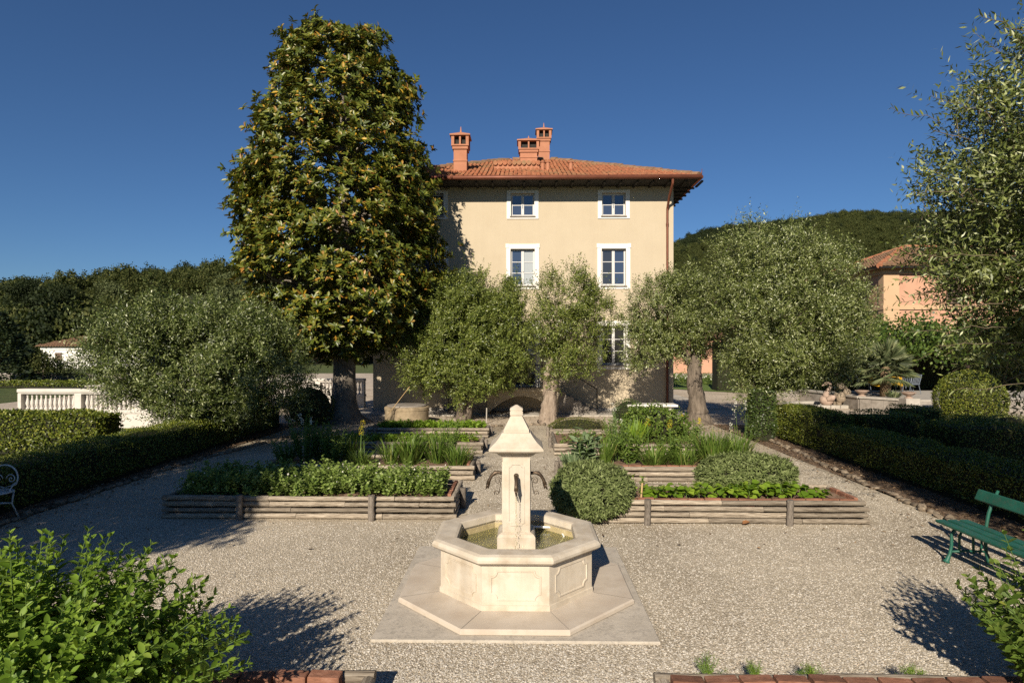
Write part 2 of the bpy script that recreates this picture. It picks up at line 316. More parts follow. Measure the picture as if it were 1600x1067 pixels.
M['f_dark'] = leafm('forest_dark', [(0,(.011,.019,.007)),(1,(.030,.040,.013))], .7, .15, .08)
M['f_olive'] = leafm('forest_olive', [(0,(.055,.070,.026)),(1,(.11,.125,.05))], .7, .15, .1)
M['litter_leaf'] = leafm('litter_leaf', [(0,(.06,.038,.022)),(.5,(.16,.10,.055)),(.85,(.28,.19,.11)),(1,(.38,.30,.20))], .8, .15, .05, (.2,.1,.04))
# ---------------------------------------------------------------- foliage tools (numpy)
def nrm(a): return a / np.maximum(np.linalg.norm(a, axis=-1, keepdims=True), 1e-9)
def rand_dir(n, r=rng): return nrm(r.normal(size=(n, 3)))
def leaves(P, D, N, L, W, shape='kite', fold=.12):
    P = np.asarray(P, float); n = len(P); D = nrm(D); S = nrm(np.cross(D, N)); Up = np.cross(S, D)
    L = np.broadcast_to(np.asarray(L, float), (n,))[:, None]; W = np.broadcast_to(np.asarray(W, float), (n,))[:, None]
    if shape == 'kite':
        V = np.stack([P, P + D*L*.45 + S*W*.5, P + D*L, P + D*L*.45 - S*W*.5], 1).reshape(-1, 3)
        F = np.arange(n*4).reshape(n, 4)
    elif shape == 'hex':
        V = np.stack([P, P+D*L*.28+S*W*.46+Up*W*fold, P+D*L*.66+S*W*.40+Up*W*fold, P+D*L-Up*L*.06, P+D*L*.66-S*W*.40+Up*W*fold, P+D*L*.28-S*W*.46+Up*W*fold], 1).reshape(-1, 3)
        b = np.arange(n)[:, None]*6
        F = np.concatenate([b+np.array([[0,1,2,3]]), b+np.array([[0,3,4,5]])], 0)
    elif shape == 'blade':      # long arching strap
        q = np.array([0,0,-1.]); mid = P + D*L*.55 + q*L*.02; tip = P + D*L*.95 + q*L*.22
        V = np.stack([P-S*W*.3, P+S*W*.3, mid+S*W*.5, mid-S*W*.5, tip, tip+S*W*.05], 1).reshape(-1, 3)
        b = np.arange(n)[:, None]*6
        F = np.concatenate([b+np.array([[0,1,2,3]]), b+np.array([[3,2,5,4]])], 0)
    return V, F
def cat(parts):
    V, F, n = [], [], 0
    for v, f in parts: V.append(v); F.append(f+n); n += len(v)
    return np.concatenate(V), np.concatenate(F)
def fol(name, VF, mat, parent=None, kind=None):
    o = link(name, np_mesh(name, VF[0], VF[1], mat), parent)
    if kind: o['kind'] = kind
    return o
def shoots(P, D, length, k, L, W, shape='kite', spread=.75, r=rng, curl=0.0):
    """k leaves set in turns along each shoot"""
    n = len(P); t = (np.arange(k)+.5)/k
    t = np.tile(t, (n, 1)) + r.uniform(-.5/k, .5/k, (n, k)); ln = (length*r.uniform(.7, 1.25, n))[:, None, None]
    a = nrm(np.cross(D, rand_dir(n, r))); b = np.cross(D, a)
    ang = np.arange(k)[None]*2.4 + r.uniform(0, 6.28, (n, 1)); ring = a[:, None]*np.cos(ang)[..., None] + b[:, None]*np.sin(ang)[..., None]
    pos = P[:, None] + D[:, None]*t[..., None]*ln
    ld = nrm(D[:, None]*(1-spread) + ring*spread + r.normal(size=(n, k, 3))*.15)
    nn = nrm(D[:, None]*.8 - ring*.4 + r.normal(size=(n, k, 3))*.35)
    m = n*k; return leaves(pos.reshape(m,3), ld.reshape(m,3), nn.reshape(m,3), L*r.uniform(.7,1.2,m), W*r.uniform(.75,1.15,m), shape)
def lobe_points(lobes, nclump, per, sig, r=rng, inner=.62, uniform=.25):
    """points through the lobes: most in clumps near the surface, the rest through the volume. Returns points and outward directions"""
    lob = np.array(lobes, float); wgt = (lob[:,3]*lob[:,4]*lob[:,5])**.67; wgt /= wgt.sum()
    def sample(n, lo):
        i = r.choice(len(lob), n, p=wgt); d = rand_dir(n, r); rad = r.uniform(lo**3, 1, n)**(1/3)
        return lob[i,:3] + d*lob[i,3:]*rad[:,None], d
    C, d = sample(nclump, inner)
    # clump centres that lie deep inside another lobe are of little use: resample them once
    dep = np.min([np.linalg.norm((C-l[:3])/l[3:], axis=1) for l in lob], 0); bad = dep < .6
    if bad.any(): C[bad], d[bad] = sample(bad.sum(), .9)
    P = np.repeat(C, per, 0) + r.normal(size=(nclump*per, 3))*sig*np.repeat(r.uniform(.6,1.3,nclump), per)[:,None]
    O = np.repeat(d, per, 0)
    nu = int(len(P)*uniform); Q, e = sample(nu, .2); ctr = lob[:, :3].mean(0); Q = ctr + (Q-ctr)*.78
    return np.concatenate([P, Q]), np.concatenate([O, e]), C
def limb(a, b, r0, r1, n=6, wob=.12, sag=0):
    a, b = Vector(a), Vector(b); L = (b-a).length; pts, rad = [], []
    for i in range(n+1):
        t = i/n; p = a.lerp(b, t); k = sin(pi*t)
        p += Vector((U(-1,1), U(-1,1), U(-.6,.6)))*wob*L*.25*k + Vector((0,0,-sag*k)); pts.append(p); rad.append(r0+(r1-r0)*t)
    return pts, rad
def trunk_tube(mb, pts, rad, sides=12, gnarl=.12, flare=None):
    mb.tube(pts, rad, sides, jitter=gnarl); return mb

def olive(name, label, base, trunks, lobes, nclump, per, sig=.26, seed=1, leafL=.085, leafW=.022, k=11, mat='olive', bark='bark', droop=.0, shoot=.34, shape='kite', group=None, twigs=0, top_up=.55):
    r = np.random.default_rng(seed); random.seed(seed); base = Vector(base)
    t = thing(name, base, label, 'olive tree', group)
    lob = [(l[0]+base.x, l[1]+base.y, l[2]+base.z, l[3], l[4], l[5]) for l in lobes]
    P, O, C = lobe_points(lob, nclump, per, sig, r)
    keep = P[:,2] > base.z+.35; P, O = P[keep], O[keep]
    low = np.clip((lob[0][2]-P[:,2])/lob[0][5], 0, 1)[:,None]
    D = nrm(O*.65 + np.array([0,0,1.])*(top_up-droop*1.5*low) + r.normal(size=P.shape)*.42)
    vf = shoots(P, D, shoot, k, leafL, leafW, shape, .62, r)
    ns = max(90, len(P)//26); ci = r.choice(len(C), ns); cen = np.array([base.x, base.y, base.z+1.2]); od = nrm(C[ci]-cen)     # long free shoots that break the outline
    SP = C[ci] + r.normal(size=(ns,3))*sig; SD = nrm(od*.55 + np.array([0,0,.75]) + r.normal(size=(ns,3))*.3); vf = cat([vf, shoots(SP, SD, shoot*2.3, 18, leafL, leafW, shape, .55, r)])
    mb = MB(); crotch = []
    for tr in trunks:           # list of (dx,dy,z,r)
        pts = [base+Vector((q[0],q[1],q[2])) for q in tr]; rr = [q[3] for q in tr]
        fine, fr = [], []
        for i in range(len(pts)-1):
            for s in range(4):
                u = s/4; fine.append(pts[i].lerp(pts[i+1], u)+Vector((U(-1,1),U(-1,1),0))*rr[i]*.09); fr.append((rr[i]*(1-u)+rr[i+1]*u))
        fine.append(pts[-1]); fr.append(rr[-1]); mb.tube(fine, fr, 12, jitter=.14); crotch.append((pts[-1], rr[-1]))
    tk = mb.build('trunk', M[bark], t, smooth=True)
    br = MB(); pick = r.choice(len(C), min(len(C), 34), replace=False)
    for i in pick:
        c, cr = min(crotch, key=lambda q: (q[0]-Vector(C[i])).length); q = c.lerp(Vector(C[i]), .92)
        p, ra = limb(c-Vector((0,0,.1)), q, cr*U(.28,.45), .012, 6, .35); br.tube(p, ra, 5, cap=False)
    if twigs:
        n = len(P); sel = r.choice(n, min(n, twigs), replace=False)
        for i in sel: br.tube([P[i]-D[i]*.25, P[i], P[i]+D[i]*shoot*.9], [.006,.004,.002], 3, cap=False)
    br.build('branches', M['twig'], t, smooth=True)
    fol('crown', vf, M[mat], t, 'stuff')
    return t, vf, P, D

def box_leaf_points(x0,x1,y0,y1,z0,z1,dens,r=rng,sides='tfblr',bulge=.05, slope=None):
    out=[]; dirs=[]
    def face(n, f, d): 
        if n < 1: return
        a, b = r.uniform(0,1,n), r.uniform(0,1,n); p = f(a,b); out.append(p); dirs.append(np.tile(np.array(d,float),(n,1)))
    A=lambda u,v: int(abs(u*v)*dens)
    if 't' in sides: face(A(x1-x0,y1-y0), lambda a,b: np.stack([x0+(x1-x0)*a, y0+(y1-y0)*b, np.full_like(a,z1)],1), (0,0,1))
    if 'f' in sides: face(A(x1-x0,z1-z0), lambda a,b: np.stack([x0+(x1-x0)*a, np.full_like(a,y0), z0+(z1-z0)*b],1), (0,-1,0))
    if 'b' in sides: face(A(x1-x0,z1-z0), lambda a,b: np.stack([x0+(x1-x0)*a, np.full_like(a,y1), z0+(z1-z0)*b],1), (0,1,0))
    if 'l' in sides: face(A(y1-y0,z1-z0), lambda a,b: np.stack([np.full_like(a,x0), y0+(y1-y0)*a, z0+(z1-z0)*b],1), (-1,0,0))
    if 'r' in sides: face(A(y1-y0,z1-z0), lambda a,b: np.stack([np.full_like(a,x1), y0+(y1-y0)*a, z0+(z1-z0)*b],1), (1,0,0))
    P=np.concatenate(out); D=np.concatenate(dirs)
    lump=.5*(np.sin(P[:,0]*5.1+P[:,2]*7+1)+np.sin(P[:,1]*4.3+P[:,0]*3+2)+np.sin(P[:,2]*9+P[:,1]*6))/1.5
    # round the edges towards the middle of the block
    c=np.array([(x0+x1)/2,(y0+y1)/2,(z0+z1)/2]); h=np.array([(x1-x0)/2,(y1-y0)/2,(z1-z0)/2])
    q=np.abs(P-c)/h; ed=np.sort(q,axis=1)[:,1]; e2=np.clip((ed-(1-.12/np.maximum(h.min(),.12)))*3,0,1)[:,None]
    P=P-D*e2*.05 - np.sign(P-c)*e2*.03 + D*(lump*bulge)[:,None] + D*r.normal(size=len(P))[:,None]*.022
    return P, D
def leaf_cloud(P, D, L, W, r=rng, shape='kite', out=.5):
    n=len(P); d=nrm(D*out + rand_dir(n,r)*.9 + np.array([0,0,.25])); nn=nrm(D*.9+rand_dir(n,r)*.7)
    return leaves(P, d, nn, L*r.uniform(.7,1.25,n), W*r.uniform(.75,1.2,n), shape)
def hedge(name, label, x0,x1,y0,y1,h, dens=1300, L=.042, W=.024, mat='box', sides='tfblr', group=None, seed=3, catg='hedge', z0=0.0):
    r=np.random.default_rng(seed); t=thing(name,((x0+x1)/2,(y0+y1)/2,z0),label,catg,group)
    P,D=box_leaf_points(x0,x1,y0,y1,z0+.04,z0+h,dens,r,sides); fol('foliage',leaf_cloud(P,D,L,W,r),M[mat],t,'stuff')
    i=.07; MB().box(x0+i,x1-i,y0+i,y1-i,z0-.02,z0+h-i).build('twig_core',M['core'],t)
    return t
def sph_points(c, rad, n, r=rng, lump=.06, zmin=None):
    d=rand_dir(n,r); l=np.sin(d[:,0]*9+1)+np.sin(d[:,1]*8+2)+np.sin(d[:,2]*10)
    P=np.array(c)+d*np.array(rad)*(1+lump*l*.4+r.normal(size=n)*.02)[:,None]
    D=nrm(d/np.array(rad))
    if zmin is not None: k=P[:,2]>zmin; P,D=P[k],D[k]
    return P,D
def ball_bush(name,label,c,rad,n,L,W,mat,seed=1,catg='shrub',group=None,lump=.1,shape='kite',core=True,out=.5,zmin=.02,nb=0):
    r=np.random.default_rng(seed); t=thing(name,(c[0],c[1],max(c[2]-rad[2],0)),label,catg,group)
    P,D=sph_points(c,rad,n,r,lump,zmin); 
    if nb:   # looser second layer of shoots standing out
        Q,E=sph_points(c,[q*1.0 for q in rad],nb,r,lump,zmin); nb=len(Q); fol('shoots',shoots(Q,nrm(E*.6+np.array([0,0,.7])+rand_dir(nb,r)*.3),.16,9,L,W,shape,.6,r),M[mat],t,'stuff')
    fol('foliage',leaf_cloud(P,D,L,W,r,shape,out),M[mat],t,'stuff')
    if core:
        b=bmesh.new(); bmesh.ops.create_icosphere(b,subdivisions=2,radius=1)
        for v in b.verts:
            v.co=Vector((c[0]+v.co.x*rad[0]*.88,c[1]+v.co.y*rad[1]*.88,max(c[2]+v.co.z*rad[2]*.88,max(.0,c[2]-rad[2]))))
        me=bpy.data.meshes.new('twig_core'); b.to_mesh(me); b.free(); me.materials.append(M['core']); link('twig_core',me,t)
    return t

def gn_scatter(name, P, rot, scl, idx, protos, kind_label=None):
    """one object of stuff: protos set on points by geometry nodes"""
    me=bpy.data.meshes.new(name); me.vertices.add(len(P)); me.vertices.foreach_set('co',np.asarray(P,np.float32).ravel())
    a=me.attributes.new('rot','FLOAT_VECTOR','POINT'); a.data.foreach_set('vector',np.asarray(rot,np.float32).ravel())
    a=me.attributes.new('scl','FLOAT_VECTOR','POINT'); a.data.foreach_set('vector',np.asarray(scl,np.float32).ravel())
    a=me.attributes.new('idx','INT','POINT'); a.data.foreach_set('value',np.asarray(idx,np.int32))
    o=link(name,me); c=bpy.data.collections.new(name+'_kinds')
    for p in protos: c.objects.link(p)
    ng=bpy.data.node_groups.new(name+'_scatter','GeometryNodeTree')
    ng.interface.new_socket('Geometry',in_out='INPUT',socket_type='NodeSocketGeometry'); ng.interface.new_socket('Geometry',in_out='OUTPUT',socket_type='NodeSocketGeometry')
    N=ng.nodes.new; gi,go=N('NodeGroupInput'),N('NodeGroupOutput'); ip=N('GeometryNodeInstanceOnPoints'); ci=N('GeometryNodeCollectionInfo')
    ci.inputs['Collection'].default_value=c; ci.inputs['Separate Children'].default_value=True; ci.inputs['Reset Children'].default_value=True
    def att(nm,dt):
        q=N('GeometryNodeInputNamedAttribute'); q.data_type=dt; q.inputs[0].default_value=nm; return q.outputs[0]
    K=ng.links.new; K(gi.outputs[0],ip.inputs['Points']); K(ci.outputs[0],ip.inputs['Instance']); ip.inputs['Pick Instance'].default_value=True
    K(att('idx','INT'),ip.inputs['Instance Index']); K(att('rot','FLOAT_VECTOR'),ip.inputs['Rotation']); K(att('scl','FLOAT_VECTOR'),ip.inputs['Scale']); K(ip.outputs[0],go.inputs[0])
    md=o.modifiers.new('scatter','NODES'); md.node_group=ng
    o['kind']='stuff'
    return o

# ---------------------------------------------------------------- the setting: ground, gravel, drive, lawn, hills
def sheet(name, x0,x1,y0,y1,z,mat,nx=1,ny=1,amp=0):
    xs=np.linspace(x0,x1,nx+1); ys=np.linspace(y0,y1,ny+1); X,Y=np.meshgrid(xs,ys); Z=np.full_like(X,z)
    if amp: Z=Z+amp*(np.sin(X*2.1+Y*.7)+np.sin(Y*1.7-X*.6)+rng.normal(size=X.shape)*.5)
    V=np.stack([X,Y,Z],-1).reshape(-1,3); i=np.arange((nx+1)*(ny+1)).reshape(ny+1,nx+1)
    F=np.stack([i[:-1,:-1],i[:-1,1:],i[1:,1:],i[1:,:-1]],-1).reshape(-1,4)
    return tag(link(name,np_mesh(name,V,F,mat,bool(amp))),kind='structure')
sheet('ground',-1600,1600,-240,1600,-.06,M['grass'],60,60)
sheet('gravel_yard',-7.36,6.24,1.5,20.2,0,M['gravel'])
sheet('forecourt_gravel',-24,34,20.2,62,-.012,M['drive'])
sheet('soil_strip',-9.7,-7.36,2,20.2,.008,M['litter'],24,120,.012)
sheet('soil_strip',6.24,9.6,3,20.2,.008,M['litter'],24,120,.012)
sheet('parterre_ground',9.6,34,5,20.2,-.008,M['drive'])
# lawn with a curved near edge beyond the drive
MB().add([(9.2,38.2,.01),(11,36,.01),(13,34.6,.01),(15.5,34.2,.01),(18.5,34.8,.01),(21,37,.01),(21,52,.01),(9.2,52,.01)],[(0,1,2,3,4,5,6,7)]).build('lawn',M['lawn'])['kind']='structure'
pth=MB().box(6.1,8.6,25.2,50,-.05,-.004).build('side_path',M['drive']); pth['kind']='structure'
MBs=MB().box(-.5,.5,-.5,.5,-.5,.5).mesh('path_slab',M['pale_stone'],bevel=.02)
for k in range(15):
    link('slab',MBs,pth,(7.25+U(-.03,.03),26.2+k*1.55,.012),(0,0,U(-.015,.015)),(2.1,1.36,.05))

def terrain(name,x0,x1,y0,y1,nx,ny,hf,mat):
    xs=np.linspace(x0,x1,nx+1); ys=np.linspace(y0,y1,ny+1); X,Y=np.meshgrid(xs,ys); Z=hf(X,Y)
    V=np.stack([X,Y,Z],-1).reshape(-1,3); i=np.arange((nx+1)*(ny+1)).reshape(ny+1,nx+1)
    F=np.stack([i[:-1,:-1],i[:-1,1:],i[1:,1:],i[1:,:-1]],-1).reshape(-1,4)
    return tag(link(name,np_mesh(name,V,F,mat,True)),kind='structure')
def sst(a,b,x): t=np.clip((x-a)/(b-a),0,1); return t*t*(3-2*t)
def fold(X,Y,s,a): return a*(np.sin(X/s+1.3*np.sin(Y/s*.7))+.6*np.sin(Y/s*1.3+X/s*.4+2)+.4*np.sin(X/s*2.3-Y/s*1.9))
CR_L=[(-420,11),(-260,14),(-200,16.5),(-172,20),(-140,24.5),(-110,24.5),(-80,27),(-50,28),(0,26),(60,16),(120,5)]
def h_left(X,Y):
    crest=np.interp(X*235/np.maximum(Y,235)*1.0,[c[0] for c in CR_L],[c[1] for c in CR_L])
    return -.5+crest*sst(85,235,Y)*(1-.35*sst(250,420,Y))+fold(X,Y,26,1.0)*sst(95,150,Y)
CR_R=[(-100,12),(80,60),(185,114),(215,124),(268,136),(330,147),(390,146),(470,148),(620,152),(900,140),(1300,80)]
def h_right(X,Y):
    crest=np.interp(X*700/np.maximum(Y,700),[c[0] for c in CR_R],[c[1] for c in CR_R])
    return -.5+crest*(sst(130,700,Y)*.55+.45*sst(330,720,Y))*(1-.3*sst(720,1200,Y))+fold(X,Y,75,5.0)*sst(200,420,Y)
terrain('hill',-420,130,85,420,110,67,h_left,M['forest_floor'])
terrain('hill',-100,1300,130,1200,140,107,h_right,M['forest_floor'])

def crown_proto(name,mat,seed,lob,n,size):
    r=np.random.default_rng(seed); P,O,_=lobe_points(lob,max(10,n//26),24,.055,r,.8,.35); keep=P[:,2]>.05
    P,O=P[keep],O[keep]; V,F=leaf_cloud(P,O,size,size*.8,r,out=.2)
    o=bpy.data.objects.new(name,np_mesh(name,V,F,mat)); return o
def trunk_add(o,h,r0,mat):
    mb=MB().tube([(0,0,-.3),(.02,0,h*.5),(0,.02,h)],[r0,r0*.8,r0*.5],6); me=o.data; n=len(me.vertices)
    bm=bmesh.new(); bm.from_mesh(me); vs=[bm.verts.new(v) for v in mb.v]
    me.materials.append(mat)
    for f in mb.f:
        q=bm.faces.new([vs[i] for i in f]); q.material_index=1
    bm.to_mesh(me); bm.free(); return o
def forest_protos(tagn):
    out=[]
    for s in range(3):
        random.seed(s+5)
        lob=[(0,0,.55,.50,.50,.42)]+[(U(-.3,.3),U(-.3,.3),U(.45,.8),U(.24,.34),U(.24,.34),U(.2,.3)) for _ in range(5)]
        out.append(crown_proto(f'{tagn}_a{s}_oak',M['f_oak'],s,lob,2200,.062))
    for s in range(2):
        lob=[(0,0,.5,.46,.46,.40)]+[(U(-.25,.25),U(-.25,.25),U(.5,.9),U(.2,.3),U(.2,.3),U(.2,.3)) for _ in range(4)]
        out.append(crown_proto(f'{tagn}_b{s}_dark',M['f_dark'],20+s,lob,2200,.060))
    lob=[(0,0,.42,.50,.50,.32),(.2,.1,.5,.3,.3,.25),(-.2,0,.5,.3,.3,.25)]
    out.append(crown_proto(f'{tagn}_c_pale',M['f_olive'],31,lob,2000,.055))
    return out
r=np.random.default_rng(11)
def scatter_hill(name,x0,x1,y0,y1,hf,n,size,keepf,pal):
    X=r.uniform(x0,x1,n); Y=r.uniform(y0,y1,n); Z=hf(X,Y); k=keepf(X,Y,Z); X,Y,Z=X[k],Y[k],Z[k]; m=len(X)
    s=size*r.uniform(.45,1.45,m); patch=np.sin(X/31+1)+np.sin(Y/27+X/60)+r.normal(size=m)*.7
    idx=np.where(patch>.35,r.integers(3,5,m),r.integers(0,3,m)); idx=np.where((patch<-1.2)&pal(X,Y),5,idx)
    gn_scatter(name,np.stack([X,Y,Z-.1*s],1),np.stack([np.zeros(m),np.zeros(m),r.uniform(0,6.28,m)],1),np.stack([s,s,s*r.uniform(.75,1.25,m)],1),idx,forest_protos(name))
def vis(X,Y,Z):
    px,py,d=pix(np.stack([X,Y,Z+4],1)); return (px>-260)&(px<1860)
def gl(X,Y,Z):     # a few clearings on the near hill
    q=(np.sin(X/19+.5)+np.sin(Y/23+1.1))>1.5
    return vis(X,Y,Z)&~q
o=scatter_hill('woodland',-330,40,92,330,h_left,4600,6.6,gl,lambda X,Y:Y<170)
o=scatter_hill('woodland',60,1000,190,900,h_right,42000,7.2,vis,lambda X,Y:np.full(len(X),False))

# pebbles lying loose on the gravel near the camera
pr=[]
for s in range(4):
    random.seed(s); b=bmesh.new(); bmesh.ops.create_icosphere(b,subdivisions=1,radius=1)
    for v in b.verts: v.co=Vector((v.co.x*U(.8,1.3),v.co.y*U(.7,1.1),v.co.z*U(.45,.7)))
    me=bpy.data.meshes.new('pebble'); b.to_mesh(me); b.free(); me.materials.append(M['peb']); pr.append(bpy.data.objects.new(f'pebble_{s}',me))
n=170000; Y=4.2+(14-4.2)*r.uniform(0,1,n)**1.9; X=r.uniform(-1,1,n)*np.minimum(6.8,Y*.9); k=(X>-7.2)&(X<6.1)&~((np.abs(X)<1.235-.12*r.uniform(0,1,n)**3)&(np.abs(Y-6.4)<1.235-.12*r.uniform(0,1,n)**3))
k&=~((np.abs(X)>.85)&(np.abs(X)<5.1)&(Y>8.75)&(Y<10.1)); X,Y=X[k],Y[k]; m=len(X); s=r.uniform(.0045,.0105,m)*np.where(r.uniform(0,1,m)>.97,1.5,1)
gn_scatter('gravel_pebbles',np.stack([X,Y,np.full(m,.001)],1),np.stack([r.uniform(-.3,.3,m),r.uniform(-.3,.3,m),r.uniform(0,6.28,m)],1),np.stack([s,s,s],1),r.integers(0,4,m),pr)
# fallen leaves on the planting strips and along the gravel's edges
n=5200; X=np.where(r.uniform(0,1,n)<.5,-7.6+r.normal(size=n)*.35,6.62+r.normal(size=n)*.32); Y=r.uniform(5,20,n); n2=500
X=np.concatenate([X,r.uniform(-7,6,n2),r.uniform(-6,6.5,1400)]); Y=np.concatenate([Y,r.uniform(7.5,19,n2),r.uniform(18.2,22.5,1400)]); n=len(X)
P=np.stack([X,Y,.018+r.uniform(0,.02,n)],1); D=nrm(np.stack([r.normal(size=n),r.normal(size=n),r.normal(size=n)*.2],1)); N=nrm(np.array([0,0,1.])+r.normal(size=(n,3))*.3)
tag(fol('leaf_litter',leaves(P,D,N,.05*r.uniform(.6,1.4,n),.018*r.uniform(.7,1.5,n),'hex',.3),M['litter_leaf']),kind='stuff')
random.seed(21)
# ---------------------------------------------------------------- the villa
YF=24.3; HX=6.0
villa=thing('villa',(0,YF+6,0),'three-storey cream villa with red tiled hip roof and white window surrounds','villa')
OPEN=[]     # window openings in the facade: x0,x1,z0,z1
SPX=3.63
for x in (-SPX,0,SPX):
    OPEN+= [(x-.47,x+.47,7.79,8.71),(x-.485,x+.485,5.01,6.49)]
OPEN+=[(-SPX-.48,-SPX+.48,1.85,3.42),(SPX-.48,SPX+.48,1.85,3.42),(-.52,.52,.98,3.42)]
def wall_with_holes(name,mat,parent,x0,x1,z0,z1,y,th,holes):
    xs=sorted({x0,x1,*[h[0] for h in holes],*[h[1] for h in holes]}); zs=sorted({z0,z1,*[h[2] for h in holes],*[h[3] for h in holes]})
    mb=MB()
    for i in range(len(xs)-1):
        for j in range(len(zs)-1):
            cx,cz=(xs[i]+xs[i+1])/2,(zs[j]+zs[j+1])/2
            if any(h[0]<cx<h[1] and h[2]<cz<h[3] for h in holes): continue
            mb.add([(xs[i],y,zs[j]),(xs[i+1],y,zs[j]),(xs[i+1],y,zs[j+1]),(xs[i],y,zs[j+1])],[(0,1,2,3)])
    for h in holes:
        a,b,c,d=h; mb.add([(a,y,c),(b,y,c),(b,y,d),(a,y,d),(a,y+th,c),(b,y+th,c),(b,y+th,d),(a,y+th,d)],[(0,4,5,1),(1,5,6,2),(2,6,7,3),(3,7,4,0)])
    return mb
mb=wall_with_holes('wall',M['plaster'],villa,-HX,HX,-.05,9.05,YF,.28,OPEN)
mb.add([(-HX,YF,-.05),(-HX,YF+12,-.05),(-HX,YF+12,9.05),(-HX,YF,9.05)],[(3,2,1,0)]); mb.add([(HX,YF,-.05),(HX,YF+12,-.05),(HX,YF+12,9.05),(HX,YF,9.05)],[(0,1,2,3)])
mb.add([(-HX,YF+12,-.05),(HX,YF+12,-.05),(HX,YF+12,9.05),(-HX,YF+12,9.05)],[(3,2,1,0)])
mb.build('wall',M['plaster'],villa)
MB().box(-HX-.02,HX+.02,YF-.02,YF-.003,-.05,.14).build('plinth',M['pale_stone'],villa)
def window(cx,z0,z1,wd,kind,surround,rows,panes):
    """surround (l/r/top/bottom widths), frame with mullion, panes"""
    x0,x1=cx-wd/2,cx+wd/2; y=YF
    l,t,b=surround; s=MB()
    s.box(x0-l,x0,y-.035,y+.02,z0-b,z1+t); s.box(x1,x1+l,y-.035,y+.02,z0-b,z1+t); s.box(x0,x1,y-.035,y+.02,z1,z1+t); s.box(x0,x1,y-.035,y+.02,z0-b,z0)
    if kind=='mid':
        for sx in (x0-l-.025,x1+l-.10): s.box(sx,sx+.125,y-.05,y-.036,z1+t-.16,z1+t+.012)
    win=s.build('window',M['white_trim'],villa)
    MB().box(x0-.04,x1+.04,y-.085,y+.1,z0-.035,z0+.005).build('sill',M['greystone'],win)
    f=MB(); fy0,fy1=y+.13,y+.19; fw=.065
    f.box(x0,x0+fw,fy0,fy1,z0,z1); f.box(x1-fw,x1,fy0,fy1,z0,z1); f.box(x0+fw,x1-fw,fy0,fy1,z1-fw,z1); f.box(x0+fw,x1-fw,fy0,fy1,z0,z0+fw+.02)
    f.box(cx-.055,cx+.055,fy0-.012,fy1,z0+fw+.02,z1-fw)
    zz=[z0+fw+.02+(z1-z0-2*fw-.02)*i/rows for i in range(rows+1)]
    for q in zz[1:-1]:
        f.box(x0+fw,cx-.055,fy0+.01,fy1-.01,q-.014,q+.014); f.box(cx+.055,x1-fw,fy0+.01,fy1-.01,q-.014,q+.014)
    f.build('frame',M['window_frame'],win)
    if kind=='top': MB().box(cx-.012,cx+.012,fy0-.03,fy0-.013,(z0+z1)/2-.12,(z0+z1)/2+.02).build('handle',M['chair_grey'],win)
    for i in range(rows):
        for (a,b2,mt) in ((x0+fw,cx-.055,panes[0]),(cx+.055,x1-fw,panes[1])):
            MB().add([(a,fy0+.03,zz[i]),(b2,fy0+.03,zz[i]),(b2,fy0+.03+U(-.003,.003),zz[i+1]),(a,fy0+.03,zz[i+1])],[(0,1,2,3)]).build('pane',M[mt],win)
    MB().box(x0,x1,y+.27,y+.28,z0,z1).build('dark_room',M['shade_dark'],win)
for i,x in enumerate((-SPX,0,SPX)):
    window(x,7.79,8.71,.94,'top',(.165,.11,.11),2,('pane','pane'))
    window(x,5.01,6.49,.97,'mid',(.17,.19,.13),3,(('pane','pane_curtain'),('pane','pane_curtain'),('pane_dark','pane'))[i])
for x in (-SPX,SPX): window(x,1.85,3.42,.96,'low',(.17,.19,.17),3,('pane_dark','pane_dark'))
# garden door on the landing
d=MB()
for a,b in ((-.70,-.52),(.52,.70)): d.box(a,b,YF-.035,YF+.02,.98,3.60)
d.box(-.52,.52,YF-.035,YF+.02,3.42,3.60); dr=d.build('garden_door',M['white_trim'],villa)
f=MB(); 
for a,b in ((-.52,-.45),(.45,.52),(-.05,.05)): f.box(a,b,YF+.1,YF+.17,.98,3.42)
for z in (.98,1.5,2.1,2.7,3.35): f.box(-.45,-.05,YF+.11,YF+.16,z,z+.07); f.box(.05,.45,YF+.11,YF+.16,z,z+.07)
f.build('frame',M['window_frame'],dr)
for z0,z1 in ((1.05,1.5),(1.57,2.1),(2.17,2.7),(2.77,3.35)):
    for a,b in ((-.45,-.05),(.05,.45)): MB().add([(a,YF+.135,z0),(b,YF+.135,z0),(b,YF+.135,z1),(a,YF+.135,z1)],[(0,1,2,3)]).build('pane',M['pane_dark'],dr)
# low cellar door and side bay at the left corner
# landing with an arch below and two flights of steps
st=MB(); y0,y1=YF-1.35,YF-.003; n=14
arch=[(-1.35+2.7*i/n,.72*sin(pi*i/n)**.8) for i in range(n+1)]
for yy in (y0,):
    v=[(x,yy,max(z,0.0)) for x,z in arch]+[(x,yy,.90) for x,z in arch]; st.add(v,[(i,i+1,n+2+i,n+1+i) for i in range(n)])
v=[(x,y0,z) for x,z in arch]+[(x,y1,z) for x,z in arch]; st.add(v,[(i+1,i,n+1+i,n+2+i) for i in range(n)])
st.box(-1.42,1.42,y0-.06,y1,.90,.98)
stair=st.build('landing',M['plaster'],villa)
for s in (-1,1):
    for k in range(5):
        xa,xb=1.35+k*.29,1.35+(k+1)*.29; h=.98-(k+1)*.165
        q=MB().box(min(s*xa,s*xb),max(s*xa,s*xb),y0+.02,y1,0,h); q.build('step',M['greystone'],stair)
rl=MB()
for i in range(19):
    x=-1.35+2.7*i/18; rl.tube([(x,y0,.98),(x,y0,1.86)],.011,5)
